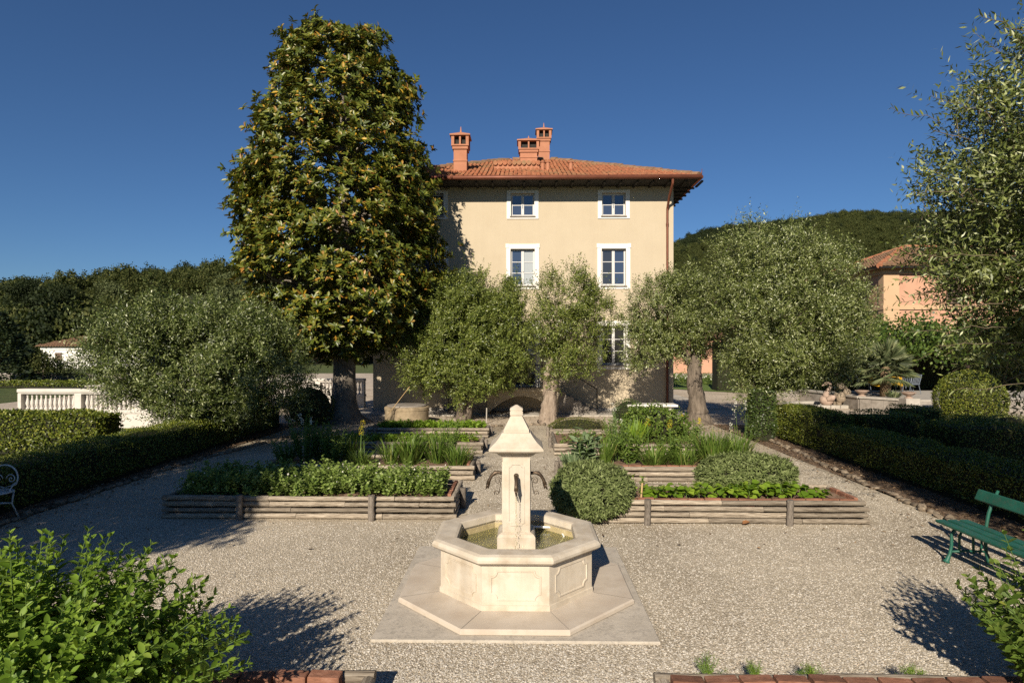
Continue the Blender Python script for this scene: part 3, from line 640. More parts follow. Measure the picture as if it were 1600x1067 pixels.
rl.tube([(-1.36,y0,1.88),(1.36,y0,1.88)],.022,6); rl.tube([(-1.36,y0,1.05),(1.36,y0,1.05)],.014,6)
for s in (-1,1): rl.tube([(s*1.36,y0,1.88),(s*2.8,y0,.98),(s*2.8,y0,.1)],.022,6)
rl.build('railing',M['iron'],stair)
# roof: hip with deep eaves
OV=1.0; ex0,ex1,ey0,ey1=-HX-.75,HX+.72,YF-OV,YF+12+OV; ZE=9.06; RY=YF+6; RZ=11.86; rx0,rx1=-.5,1.4
A,B,C_,D_=(ex0,ey0,ZE),(ex1,ey0,ZE),(ex1,ey1,ZE),(ex0,ey1,ZE); E_,F_=(rx0,RY,RZ),(rx1,RY,RZ)
rf=MB().add([A,B,C_,D_,E_,F_,(ex0,ey0,ZE-.06),(ex1,ey0,ZE-.06),(ex1,ey1,ZE-.06),(ex0,ey1,ZE-.06)],
  [(0,1,5,4),(1,2,5),(2,3,4,5),(3,0,4),(9,8,7,6),(0,6,7,1),(1,7,8,2),(2,8,9,3),(3,9,6,0)]).build('roof',M['roof_tile'],villa)
def tile_slope(mb,eave_a,eave_b,apex_list,du=.175,dv=.31,rad=.075,lift=.02):
    """cover tiles in rows up a slope; the slope is the polygon eave_a, eave_b, *apex_list"""
    a,b=Vector(eave_a),Vector(eave_b); u=(b-a).normalized(); poly3=[a,b]+[Vector(q) for q in apex_list]
    nn=u.cross(poly3[2]-a).normalized()
    if nn.z<0: nn=-nn
    vv=nn.cross(u).normalized()
    if vv.z<0: vv=-vv
    p2=[((q-a).dot(u),(q-a).dot(vv)) for q in poly3]; H=max(q[1] for q in p2); W=(b-a).length
    def span(v):
        xs=[]
        for i in range(len(p2)):
            (x1,y1),(x2,y2)=p2[i],p2[(i+1)%len(p2)]
            if (y1-v)*(y2-v)<=0 and abs(y2-y1)>1e-6: xs.append(x1+(x2-x1)*(v-y1)/(y2-y1))
        return (min(xs),max(xs)) if len(xs)>1 else None
    row=0; v=-.05
    while v<H-.1:
        sp=span(max(v+.18,.01))
        if sp:
            k0=int(sp[0]/du)+1; k1=int(sp[1]/du)
            for k in range(k0,k1+1):
                x=k*du+U(-.012,.012); vv0=v+U(-.02,.02); n0=len(mb.v); L=dv*1.18; tl=U(-.012,.016)
                for e,(off,rr) in enumerate(((0,rad),(L,rad*.82))):
                    for q in range(5):
                        t=pi*q/4; p=a+u*(x+cos(t)*rr)+vv*(vv0+off)+nn*(lift+sin(t)*rr*.8+(.034 if e==0 else 0)+tl); mb.v.append(tuple(p))
                mb.f+=[(n0+q,n0+q+1,n0+5+q+1,n0+5+q) for q in range(4)]+[(n0,n0+1,n0+2,n0+3,n0+4)]
        v+=dv; row+=1
tl=MB(); tile_slope(tl,A,B,[F_,E_]); tile_slope(tl,B,C_,[F_]); tile_slope(tl,D_,A,[E_]); tile_slope(tl,C_,D_,[E_,F_])
tl.build('roof_tiles',M['roof_tile'],rf,smooth='auto')['kind']='stuff'
def ridge(mb,p,q,r=.13,step=.38):
    p,q=Vector(p),Vector(q); d=(q-p); L=d.length; d.normalize(); n=int(L/step)
    for i in range(n):
        a=p+d*(i*step)+Vector((0,0,.05+U(-.015,.02))); mb.tube([a,a+d*step*1.1],[r*1.08,r*.9],8)
rg=MB()
for p,q in ((A,E_),(B,F_),(C_,F_),(D_,E_),(E_,F_)): ridge(rg,p,q)
rg.build('ridge_tiles',M['roof_old'],rf,smooth='auto')['kind']='stuff'
# gutter, downpipe, rafters
gt=MB(); gt.tube([(ex0-.04,ey0-.07,ZE-.02),(ex1+.07,ey0-.07,ZE-.02)],.085,10); gt.tube([(ex1+.07,ey0-.07,ZE-.025),(ex1+.07,ey1,ZE-.025)],.085,10)
gt.tube([(ex1+.07,ey0-.07,ZE),(ex1+.10,ey0-.07,ZE+.28)],[.03,.008],6); gt.build('gutter',M['copper'],villa,smooth=True)
dp=MB(); dp.tube([(5.72,ey0-.05,ZE-.08),(5.72,ey0-.03,ZE-.25),(5.72,YF-.5,ZE-.62),(5.74,YF-.1,ZE-1.0),(5.74,YF-.09,ZE-1.3),(5.74,YF-.09,.15)],.048,10)
for z in (7.4,5.2,3.0): dp.tube([(5.74,YF-.09,z),(5.74,YF-.09,z+.07)],.058,10)
dp.build('downpipe',M['copper'],villa,smooth='auto')
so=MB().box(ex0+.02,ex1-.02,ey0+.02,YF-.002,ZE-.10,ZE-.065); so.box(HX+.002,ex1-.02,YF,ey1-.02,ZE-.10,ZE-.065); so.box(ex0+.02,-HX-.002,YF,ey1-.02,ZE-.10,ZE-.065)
so.build('eave_boards',M['shade_dark'],rf)  # boards coloured near black, the eave shade put into the colour
rafter=MB().box(-.04,.04,-OV+.12,-.01,-.06,0).mesh('rafter',M['shade_dark'])  # rafters take the same painted eave shade
for i in range(23): link('rafter',rafter,rf,(-HX-.75+i*.62,YF,ZE-.102))
for i in range(20): link('rafter',rafter,rf,(HX,YF+.2+i*.6,ZE-.102),(0,0,pi/2))
def roof_hit(px,py):
    n=Vector((0,-(RZ-ZE),RY-ey0)).normalized(); p0=Vector(A); r_=ray(px,py); return CAMP+r_*((p0-CAMP).dot(n)/r_.dot(n))
def chimney(px,py,wd,dp_,hs,hc,back=0,spire=.22):
    b=roof_hit(px,py) if not back else PY(px,py,back); x,y,z=b.x,b.y+dp_/2,b.z
    s=MB().box(x-wd/2,x+wd/2,y-dp_/2,y+dp_/2,z-1.0,z+hs); ch=s.build('chimney',M['chim'],rf)
    for ax,z0,z1 in ((.025,z+hs*.45,z+hs*.45+.05),(.05,z+hs-.08,z+hs+.04),(.09,z+hs+.041,z+hs+.10)):
        MB().box(x-wd/2-ax,x+wd/2+ax,y-dp_/2-ax,y+dp_/2+ax,z0,z1).build('band',M['chim'],ch)
    W,Dp=wd/2+.09,dp_/2+.09; zc=z+hs+.101
    for sx in (-1,1):
        for sy in (-1,1): MB().box(x+sx*W-(.12 if sx>0 else 0),x+sx*W+(0 if sx>0 else .12),y+sy*Dp-(.12 if sy>0 else 0),y+sy*Dp+(0 if sy>0 else .12),zc,zc+hc).build('vent_pier',M['chim'],ch)
    for sy in (-1,1): MB().box(x-.035,x+.035,y+sy*(Dp-.05)-.04,y+sy*(Dp-.05)+.04,zc,zc+hc).build('vent_pier',M['chim'],ch)
    MB().box(x-wd/2+.05,x+wd/2-.05,y-dp_/2+.08,y+dp_/2-.08,zc-.01,zc+hc-.01).build('shade_core',M['shade_dark'],ch)  # dark box added so the vent hollow looks shaded
    h=MB(); W+=.06; Dp+=.06; zz=zc+hc
    h.box(x-W,x+W,y-Dp,y+Dp,zz,zz+.05); h.add([(x-W,y-Dp,zz+.05),(x+W,y-Dp,zz+.05),(x+W,y+Dp,zz+.05),(x-W,y+Dp,zz+.05),(x,y,zz+.26)],[(0,1,4),(1,2,4),(2,3,4),(3,0,4)])
    h.tube([(x,y,zz+.22),(x,y,zz+.26+spire)],[.045,.012],6); h.build('cap',M['chim'],ch)
chimney(719,270,.54,.54,1.05,.36)
chimney(826,256,.80,.62,.62,.34,spire=.10)
chimney(850,253,.56,.56,1.12,.36,back=RY+.4)
for px in (848,856,892):
    b=roof_hit(px,268); mb=MB().tube([b-Vector((0,0,.3)),b+Vector((0,0,.36))],.085,10); mb.tube([b+Vector((0,0,.36)),b+Vector((0,0,.42))],[.12,.05],10); mb.build('vent_pipe',M['chim'],rf,smooth='auto')
b0,b1=roof_hit(772,266),roof_hit(843,266)
MB().box(b0.x,b1.x,b0.y,b0.y+1.6,b0.z-.4,b0.z+.26).build('roof_dormer',M['chim'],rf)
q=MB(); 
for i in range(10):
    x=b0.x-.05+(b1.x-b0.x+.1)*(i+.5)/10; q.tube([(x,b0.y-.08,b0.z+.29),(x,b0.y+1.6,b0.z+.42)],.10,8)
q.build('dormer_tiles',M['roof_tile'],rf,smooth='auto')
# paved strip along the facade
pv=MB().box(-6.6,6.2,22.7,24.27,-.04,.03).build('house_paving',M['pale_stone']); pv['kind']='structure'

# ---------------------------------------------------------------- neighbouring houses
pk=PY(1381,520,40.0); px_=pk.x
pinkv=thing('pink_villa',(px_+7,46,0),'salmon pink two-storey villa with ochre corner pilasters and old tiled roof, far right','villa')
MB().box(px_,px_+14,40,50,-.05,7.75).build('wall',M['pink'],pinkv)
for (a,b,c,d) in ((px_-.06,px_+.95,39.92,39.999),): MB().box(a,b,c,d,0,7.35).build('pilaster',M['ochre'],pinkv)
MB().box(px_-.061,px_-.001,39.999,40.5,0,7.35).build('pilaster',M['ochre'],pinkv)
for z0,z1,o_ in ((3.85,4.2,.10),(5.05,5.35,.10),(7.35,7.75,.16)):
    MB().box(px_-o_,px_+14,40-o_,40.0-.001 if False else 39.905,z0,z1).build('string_course',M['ochre'],pinkv); MB().box(px_-o_,px_-.065,39.906,50,z0,z1).build('string_course',M['ochre'],pinkv)
MB().box(px_-.09,px_-.02,41.6,42.6,4.5,6.4).build('shutter',M['eave_wood'],pinkv)
for k in range(2): MB().box(px_+4+k*4.5,px_+5.1+k*4.5,39.93,39.97,5.4,7.0).build('shutter',M['shutter'],pinkv)
e=.7; za=7.78; pa=[(px_-e,40-e,za),(px_+14+e,40-e,za),(px_+14+e,50+e,za),(px_-e,50+e,za)]; r0,r1=(px_+4.4,45,9.9),(px_+9.6,45,9.9)
prf=MB().add(pa+[r0,r1]+[(x,y,za-.12) for x,y,_ in pa],[(0,1,5,4),(1,2,5),(2,3,4,5),(3,0,4),(9,8,7,6),(0,6,7,1),(1,7,8,2),(2,8,9,3),(3,9,6,0)]).build('roof',M['roof_old'],pinkv)
tl=MB(); tile_slope(tl,pa[0],pa[1],[r1,r0],.3,.5,.13,.02); tile_slope(tl,pa[3],pa[0],[r0],.3,.5,.13,.02); tl.build('roof_tiles',M['roof_old'],prf,smooth='auto')['kind']='stuff'
rg=MB(); ridge(rg,pa[0],r0,.17,.5); ridge(rg,r0,r1,.17,.5); ridge(rg,pa[3],r0,.17,.5); rg.build('ridge_tiles',M['roof_tile'],prf,smooth='auto')['kind']='stuff'
MB().tube([(px_-e,39.3,za-.07),(px_+14+e,39.3,za-.07)],.08,8).build('gutter',M['iron'],prf)

# pink low house glimpsed past the villa's right corner
lp=thing('garden_house',(14,66,0),'low pale pink house glimpsed behind the lawn right of the villa','house')
MB().box(9,22,64,70,-.05,3.6).build('wall',M['pink'],lp)
MB().add([(8.5,63.5,3.6),(22.5,63.5,3.6),(22.5,70.5,3.6),(8.5,70.5,3.6),(12,67,5.2),(19,67,5.2)],[(0,1,5,4),(1,2,5),(2,3,4,5),(3,0,4),(3,2,1,0)]).build('roof',M['roof_old'],lp)
for x in (11,14,17): MB().box(x,x+1,63.95,63.99,1.2,2.7).build('window',M['shutter'],lp)

fa=PY(64,575,78); fx=fa.x
fh=thing('farmhouse',(fx+6,82,0),'small white farmhouse with red-brown roof below the wooded hill','house')
MB().box(fx,fx+13,78,86,-.6,2.75).build('wall',M['white_wall'],fh)
MB().box(fx-.02,fx+13.02,77.9,77.99,2.4,2.75).build('cornice',M['white_trim'],fh)
ra=[(fx-.5,77.5,2.8),(fx+13.5,77.5,2.8),(fx+13.5,86.5,2.8),(fx-.5,86.5,2.8)]; rr0,rr1=(fx+4.4,82,4.5),(fx+8.6,82,4.5)
frf=MB().add(ra+[rr0,rr1],[(0,1,5,4),(1,2,5),(2,3,4,5),(3,0,4),(3,2,1,0)]).build('roof',M['roof_old'],fh)
tl=MB(); tile_slope(tl,ra[0],ra[1],[rr1,rr0],.36,.6,.15,.02); tl.build('roof_tiles',M['roof_old'],frf,smooth='auto')['kind']='stuff'
fw=MB().box(fx+1.9,fx+2.75,77.93,77.985,.95,2.0).build('window',M['shutter'],fh); MB().box(fx+2.315,fx+2.335,77.915,77.929,.95,2.0).build('shutter_gap',M['shade_dark'],fw)
# ---------------------------------------------------------------- fountain
FX,FY=-.065,6.4
pad=MB().prism([(FX-1.235,FY-1.235),(FX+1.235,FY-1.235),(FX+1.235,FY+1.235),(FX-1.235,FY+1.235)],-.05,.022).build('concrete_pad',M['concrete'],bevel=.008); pad['kind']='structure'
ftn=thing('fountain',(FX,FY,.022),'pale limestone octagonal fountain with square pillar, pyramid cap and bronze spouts','fountain')
K8=1/cos(pi/8)
def ring8(mb,prof,c):        # closed ring through profile of (apothem, z)
    n0=len(mb.v); n=len(prof)
    for a,z in prof:
        for k in range(8):
            t=2*pi*(k+.5)/8; mb.v.append((c[0]+a*K8*cos(t),c[1]+a*K8*sin(t),z))
    for i in range(n):
        j=(i+1)%n
        for k in range(8):
            q=(k+1)%8; mb.f.append((n0+i*8+k,n0+i*8+q,n0+j*8+q,n0+j*8+k))
    return mb
MB().lathe([(1.14*K8,.023),(1.15*K8,.03),(1.15*K8,.06),(1.135*K8,.073)],(FX,FY,0),8).build('base_step',M['lime_step'],ftn)
for k in range(8):         # joints of the step stones
    t=2*pi*(k+.5)/8; a=Vector((FX+cos(t)*.84,FY+sin(t)*.84,.0745)); b=Vector((FX+cos(t)*1.22,FY+sin(t)*1.22,.0745)); d=(b-a).normalized(); s=d.cross(Vector((0,0,1)))*.003
    MB().add([a-s,a+s,b+s,b-s],[(0,1,2,3)]).build('joint',M['greystone'],ftn)
AP=.755
ring8(MB(),[(AP+.012,.073),(AP+.012,.12),(AP,.125),(AP,.50),(.62,.50),(.62,.10),(.62,.073)],(FX,FY)).build('basin',M['limestone'],ftn)
ring8(MB(),[(AP-.0,.50),(AP+.055,.512),(AP+.082,.535),(AP+.085,.56),(AP+.065,.588),(AP+.03,.60),(.625,.60),(.60,.592),(.595,.53),(.619,.50)],(FX,FY)).build('rim',M['limestone'],ftn)
MB().lathe([(.619*K8,.10),(.619*K8,.14)],(FX,FY,0),8).build('basin_floor',M['lime_wet'],ftn)
ring8(MB(),[(.6195,.145),(.6195,.497),(.612,.497),(.612,.145)],(FX,FY)).build('waterline',M['lime_wet'],ftn)
MB().lathe([(.611*K8,.42),(.611*K8,.44)],(FX,FY,0),8).build('water',M['water'],ftn)
for k in range(8):
    t=2*pi*(k+.5)/8; 
def notched(w_,h_,c_):
    p=[]
    for cx,cy,a0 in ((w_/2,-h_/2,pi),(w_/2,h_/2,-pi/2),(-w_/2,h_/2,0),(-w_/2,-h_/2,pi/2)):
        for i in range(5): 
            a=a0-(pi/2)*i/4; p.append((cx+c_*cos(a),cy+c_*sin(a)))
    return p
def panel(c,nrm_,w_,h_,c_,th,name,parent,mat):
    """raised moulding line with notched corners and the field inside it"""
    c=Vector(c); n=Vector(nrm_).normalized(); up=Vector((0,0,1)); t=up.cross(n)
    o1,o2,o3=notched(w_,h_,c_),notched(w_-.022,h_-.022,c_),notched(w_-.034,h_-.034,c_); N=len(o1)
    V=[c+t*x+up*y for x,y in o1]+[c+t*x+up*y+n*th for x,y in o1]+[c+t*x+up*y+n*th for x,y in o2]+[c+t*x+up*y+n*.001 for x,y in o3]
    F=[]
    for i in range(N):
        j=(i+1)%N
        for l in range(3): F.append((l*N+i,l*N+j,(l+1)*N+j,(l+1)*N+i))
    F.append(tuple(3*N+i for i in range(N)))
    return MB().add(V,F).build(name,mat,parent)
for k in range(8):
    t=2*pi*k/8; n=Vector((cos(t),sin(t),0)); panel(Vector((FX,FY,.305))+n*(AP+.0015),n,.47,.275,.055,.009,'panel',ftn,M['limestone'])
# pillar
def sq(mb,prof,c=(FX,FY)):
    return mb.lathe([(r_*sqrt(2),z) for r_,z in prof],(c[0],c[1],0),4)
sq(MB(),[(.195,.30),(.195,.575),(.178,.60),(.150,.615)]).build('pedestal',M['limestone'],ftn)
pil=sq(MB(),[(.142,.615),(.142,1.385)]).build('pillar',M['limestone'],ftn)
for k in range(4):
    t=2*pi*k/4; n=Vector((cos(t),sin(t),0)); panel(Vector((FX,FY,1.0))+n*.1435,n,.17,.64,.028,.006,'panel',pil,M['limestone'])
cap=sq(MB(),[(.15,1.386),(.155,1.40),(.175,1.41),(.20,1.435),(.235,1.445),(.262,1.452),(.275,1.465),(.275,1.485),(.262,1.50)]).build('cap',M['limestone'],ftn)
sq(MB(),[(.262,1.501),(.21,1.548),(.168,1.60),(.148,1.635)]).build('lower_slope',M['limestone'],cap)
sq(MB(),[(.132,1.636),(.130,1.665),(.058,1.802)]).build('upper_slope',M['limestone'],cap)
sq(MB(),[(.052,1.803),(.066,1.808),(.067,1.846),(.060,1.850),(.060,1.856),(.067,1.860),(.066,1.876),(.010,1.912)]).build('finial',M['limestone'],cap)
for k in range(4):
    t=2*pi*k/4-pi/2; d=Vector((cos(t),sin(t),0)); o=Vector((FX,FY,0)); P=lambda r_,z: o+d*r_+Vector((0,0,z))
    mb=MB(); mb.tube([P(.142,1.195),P(.155,1.195),P(.195,1.20),P(.225,1.196),P(.262,1.165),P(.288,1.115),P(.300,1.075)],[.030,.017,.016,.023,.017,.018,.023],10)
    mb.tube([P(.300,1.08),P(.307,1.055),P(.325,1.022)],[.020,.013,.004],8); mb.tube([P(.297,1.08),P(.293,1.055),P(.297,1.03)],[.016,.010,.004],8)
    sp=mb.build('spout',M['bronze'],ftn,smooth=True)
    s=MB(); pts=[]
    for i in range(26):
        a=i/25*2*pi*1.25; rr=.012+.026*i/25; pts.append(P(.215-.02+rr*cos(a+1.2),1.115+rr*sin(a+1.2)))
    s.tube(pts,.0035,5); pts=[]
    for i in range(22):
        a=i/21*2*pi*1.1; rr=.008+.022*i/21; pts.append(P(.205+rr*cos(-a),.985+rr*sin(-a)))
    s.tube(pts,.0035,5); s.tube([P(.15,1.17),P(.165,1.10),P(.175,1.03),P(.183,.98)],.0035,5); s.build('scroll_bracket',M['bronze'],sp,smooth=True)
    if k==0:
        wt=MB()
        for i in range(44):
            z=1.04-(i/44)**1.6*.60; q=P(.30+.004*sin(i*2.3)+U(-.012,.012)*(1.05-z)*2,z); x=U(-.012,.012)*(1.1-z)*2.2; q.x+=x; L=U(.006,.02)
            wt.tube([q,q-Vector((0,0,L))],[U(.0025,.0045),.0015],5)
        wt.build('water_drops',M['water'],sp,smooth=True)
hs=MB(); hs.tube([(FX+.12,FY+.50,.485),(FX+.42,FY+.50,.478)],.014,8); hs.tube([(FX+.42,FY+.5,.478),(FX+.50,FY+.42,.455),(FX+.52,FY+.3,.435),(FX+.46,FY+.1,.41),(FX+.36,FY-.05,.39)],.011,8)
tag(hs.build('hose',M['hose'],smooth=True),'white plastic hose curling into the fountain water','hose')

# ---------------------------------------------------------------- raised beds of stacked logs
LOGS=[]
for s in range(7):
    random.seed(40+s); n=9; pts=[]; rad=[]
    for i in range(n+1):
        t=i/n; pts.append((t-.5,.10*sin(t*3+s)+U(-.03,.03),.08*sin(t*4+s*2)+U(-.03,.03))); rad.append(1+U(-.06,.05))
    mb=MB(); n0=0; sides=12
    for (x,y,z),r_ in zip(pts,rad):
        for k in range(sides): a=2*pi*k/sides; rr=r_*(1+U(-.035,.035)); mb.v.append((x,y+rr*cos(a),z+rr*sin(a)))
    for i in range(n):
        for k in range(sides): q=(k+1)%sides; a0=i*sides; mb.f.append((a0+k,a0+sides+k,a0+sides+q,a0+q))
    mb.f.append(tuple(range(sides))); mb.f.append(tuple(n*sides+k for k in range(sides))[::-1])
    LOGS.append(mb)
LOGM=[m_.mesh('log',M['log'],smooth='auto') for m_ in LOGS]; POSTM=[m_.mesh('post',M['post'],smooth='auto') for m_ in LOGS[:3]]
BRICK=MB().box(-.5,.5,-.5,.5,-.5,.5).mesh('brick',M['terracotta'],bevel=.04)
def lay(parent,a,b,z,r_,axis,minl=1.0,maxl=2.3):
    p=a; k=0
    while p<b[0]-1e-3 if False else p<b:
        L=min(U(minl,maxl),b-p); 
        if b-p-L<.45: L=b-p
        yield p,L; p+=L
def raised_bed(label,x0,x1,y0,y1,h,rows,posts,seed,brick='',sidepost=True,soil='soil',soil_drop=.07):
    random.seed(seed); t=thing('raised_bed',((x0+x1)/2,(y0+y1)/2,0),label,'raised bed','raised beds edged with logs'); r_=h/rows/2
    for i in range(rows):
        z=r_*(2*i+1); off=U(-.01,.01)
        for y in (y0+r_,y1-r_):
            e=U(-.06,.0) if i%2 else U(-.02,.02)
            for p,L in lay(t,x0-e*0,x1+e,z,r_,0): link('log',random.choice(LOGM),t,(p+L/2,y+U(-.008,.008),z),(U(0,6.28) if False else random.choice([0,pi/2,pi,1.5*pi]),0,0),(L-.006,r_*U(.84,.98),r_*U(.74,.90)))
        for x in (x0+r_,x1-r_):
            for p,L in lay(t,y0+2*r_,y1-2*r_,z,r_,1): link('log',random.choice(LOGM),t,(x+U(-.006,.006),p+L/2,z),(random.choice([0,pi/2,pi]),0,pi/2),(L-.004,r_*U(.84,.98),r_*U(.74,.90)))
    pr_=.047
    for x in posts: link('post',random.choice(POSTM),t,(x,y0-pr_*.86,(h+.015)/2),(0,-pi/2,U(-.04,.04)),(h+.03,pr_,pr_))
    if sidepost:
        for x,s in ((x0,-1),(x1,1)): link('post',random.choice(POSTM),t,(x+s*pr_*.86,y0+.55*(y1-y0),(h-.03)/2),(0,-pi/2+U(-.05,.05),0),(h-.02,pr_,pr_))
    i=2*r_*.9; nx,ny=int((x1-x0)*9)+2,int((y1-y0)*9)+2
    xs=np.linspace(x0+i,x1-i,nx); ys=np.linspace(y0+i,y1-i,ny); X,Y=np.meshgrid(xs,ys); Z=h-soil_drop+rng.normal(size=X.shape)*.012+.015*np.sin(X*5+Y*3)
    V=np.stack([X,Y,Z],-1).reshape(-1,3); ii=np.arange(nx*ny).reshape(ny,nx); F=np.stack([ii[:-1,:-1],ii[:-1,1:],ii[1:,1:],ii[1:,:-1]],-1).reshape(-1,4)
    link('soil',np_mesh('soil',V,F,M[soil],True),t)
    bw=.24
    if 'f' in brick:
        n=int((x1-x0-2*i)/bw)
        for k in range(n): link('brick',BRICK,t,(x0+i+bw*(k+.5),y0+i+.03,h-.05+U(-.006,.006)),(U(-.03,.03),U(-.03,.03),U(-.02,.02)),(bw-.012,.055,.11))
    if 'b' in brick:
        n=int((x1-x0-2*i)/bw)
        for k in range(n): link('brick',BRICK,t,(x0+i+bw*(k+.5),y1-i-.045,h-.045+U(-.012,.012)),(U(-.06,.06),U(-.06,.06),U(-.05,.05)),(bw-.02,.10,.11))
    for c,x in (('r',x1-i-.03),('l',x0+i+.03)):
        if c in brick:
            n=int((y1-y0-2*i-.1)/bw)
            for k in range(n): link('brick',BRICK,t,(x,y0+i+.08+bw*(k+.5),h-.05+U(-.006,.006)),(U(-.03,.03),U(-.03,.03),pi/2+U(-.02,.02)),(bw-.012,.055,.11))
    return t
def gx(px,Y): return PY(px,600,Y).x
raised_bed('long log-edged bed filled with pea plants, left of the fountain',-5.32,-.98,8.85,10.1,.345,4,[gx(373,8.8),gx(580,8.8)],1,'r')
raised_bed('log-edged bed with strap-leaved clumps, second from the fountain on the left',-5.0,-.93,11.5,12.75,.29,3,[gx(632,11.5),gx(520,11.5)],2,'r')
raised_bed('log-edged bed behind the strap-leaved clumps, left of the path',-4.7,-.95,14.4,15.5,.29,3,[gx(590,14.4)],3)
raised_bed('log-edged bed of low green plants in front of the well',-4.4,-.95,17.0,18.0,.29,3,[gx(586,17)],4)
raised_bed('log-edged bed with bean row and sage bushes, right of the fountain',.62,4.92,8.7,9.85,.345,4,[gx(1012,8.65),gx(1235,8.65)],5,'fr')
raised_bed('log-edged bed of tall grassy plants, second from the fountain on the right',.72,4.6,11.45,12.7,.29,3,[gx(970,11.4)],6,'f')
raised_bed('log-edged bed holding the big leafy bush, right of the path',.74,4.5,14.2,16.4,.29,3,[gx(960,14.2)],7)
raised_bed('log-edged bed with the thyme cushion near the house, right of the path',.76,3.2,16.8,17.9,.29,3,[],8)
raised_bed('brick-lined log bed at the bottom right edge of the picture',.93,5.2,2.3,4.38,.21,2,[gx(1270,4.3)],9,'bl',soil_drop=.10)
raised_bed('brick-lined log bed under the mint bush, bottom left',-5.2,-1.03,2.2,4.38,.21,2,[],10,'br',soil_drop=.10)

# ---------------------------------------------------------------- edging stones along both sides of the gravel
STN=[]
for s in range(7):
    random.seed(90+s); b=bmesh.new(); bmesh.ops.create_icosphere(b,subdivisions=2,radius=.5)
    off=Vector((U(-9,9),U(-9,9),U(-9,9)))
    for v in b.verts:
        d=v.co.normalized(); k=max(abs(d.x),abs(d.y),abs(d.z)); v.co=d*(.5*(.55+.45/k*.8)+.05*sin(d.x*6+off.x)+.05*sin(d.y*7+off.y)+.04*sin(d.z*8+off.z))
    me=bpy.data.meshes.new('stone'); b.to_mesh(me); b.free(); me.materials.append(M['stone']); me.polygons.foreach_set('use_smooth',[True]*len(me.polygons)); STN.append(me)
def edging(label,pts,seed):
    random.seed(seed); P=[Vector((x,y,0)) for x,y in pts]; t=thing('stone_edging',P[0],label,'stone edging')
    for a,b in zip(P,P[1:]):
        L=(b-a).length; d=(b-a).normalized(); p=0
        while p<L:
            w_=U(.08,.22); h=U(.03,.10); c=a+d*(p+w_/2)+Vector((U(-.05,.05),0,0))
            link('stone',random.choice(STN),t,(c.x,c.y,h*.32),(U(-.15,.15),U(-.15,.15),math.atan2(d.y,d.x)+U(-.25,.25)),(w_*1.1,U(.09,.16),h*1.25)); p+=w_*U(.95,1.15)
edging('row of rough brown stones along the left hedge',[(-7.36,6.0),(-7.4,10),(-7.33,13),(-6.9,15.6),(-6.6,17),(-6.5,19)],3)
edging('row of rough brown stones between gravel and right hedge',[(6.22,5.2),(6.2,9.3),(6.4,12),(6.62,14.8),(6.75,17.5)],4)
edging('uneven row of pale stones before the house across the path',[(-4.6,19.0),(-2.2,19.2),(-.9,19.5),(.4,20.0),(2.2,19.3),(5,18.8),(6.6,18.3)],5)
# ---------------------------------------------------------------- trees
# magnolia: outline read off the photograph as height -> half width
MX,MY=-6.16,20.8
prof=[(44,28),(54,62),(75,76),(110,92),(155,116),(205,126),(260,148),(330,154),(420,156),(470,146),(512,120),(540,80),(556,40)]
MS=20.8/950; hz=np.array([2.5+(545-p[0])*MS for p in prof])[::-1]; hw=np.array([p[1]*MS*.96 for p in prof])[::-1]
mt=thing('magnolia_tree',(MX,MY,0),'tall dense magnolia with glossy green and rusty leaves in front of the villa','magnolia tree')
r=np.random.default_rng(5)
def mag_pts(n,lo,hi):
    zz=r.uniform(hz[0],hz[-1],n*3); ww=np.interp(zz,hz,hw); k=r.uniform(0,hw.max(),n*3)<ww; zz,ww=zz[k][:n],ww[k][:n]; th=r.uniform(0,2*pi,len(zz))
    f=r.uniform(lo**2,hi**2,len(zz))**.5; lobes_=1+.06*np.sin(th*5+zz*1.3)+.05*np.sin(th*3-zz*2.1)
    d=np.stack([np.cos(th),np.sin(th),np.zeros_like(th)],1); P=np.stack([MX-.12+ww*f*lobes_*d[:,0],MY+ww*f*lobes_*d[:,1]*.92,zz],1); return P,d
C,cd=mag_pts(620,.80,.97); per=15
P=np.repeat(C,per,0)+r.normal(size=(len(C)*per,3))*np.array([.21,.21,.16]); O=np.repeat(cd,per,0)
Q,qd=mag_pts(1500,.2,.80); P=np.concatenate([P,Q]); O=np.concatenate([O,qd])
k=(P[:,1]<YF-.35)|(P[:,0]<-6.3); P,O=P[k],O[k]
D=nrm(O*.7+np.array([0,0,.75])+r.normal(size=P.shape)*.4)
n=len(P); kk=9; a=nrm(np.cross(D,rand_dir(n,r))); b=np.cross(D,a); ang=np.arange(kk)[None]*2.4+r.uniform(0,6,(n,1))
ring=a[:,None]*np.cos(ang)[...,None]+b[:,None]*np.sin(ang)[...,None]; el=r.uniform(.15,.75,(n,kk,1))
ld=nrm(ring+D[:,None]*el-np.array([0,0,.15])); nn=nrm(D[:,None]+ring*-.3*el+r.normal(size=(n,kk,3))*.2)
pos=np.repeat((P)[:,None],kk,1)+D[:,None]*r.uniform(0,.12,(n,kk,1)); m_=n*kk
fol('crown',leaves(pos.reshape(m_,3),ld.reshape(m_,3),nn.reshape(m_,3),.205*r.uniform(.65,1.2,m_),.085*r.uniform(.8,1.15,m_),'hex',.16),M['mag'],mt,'stuff')
random.seed(8); tb=MB(); n0=18
zs=[-.05,.03,.12,.25,.45,.8,1.3,1.9,2.6,3.4,5,7,9,11,12.6]; rs=[.95,.82,.68,.56,.47,.42,.385,.375,.37,.36,.27,.2,.13,.07,.03]
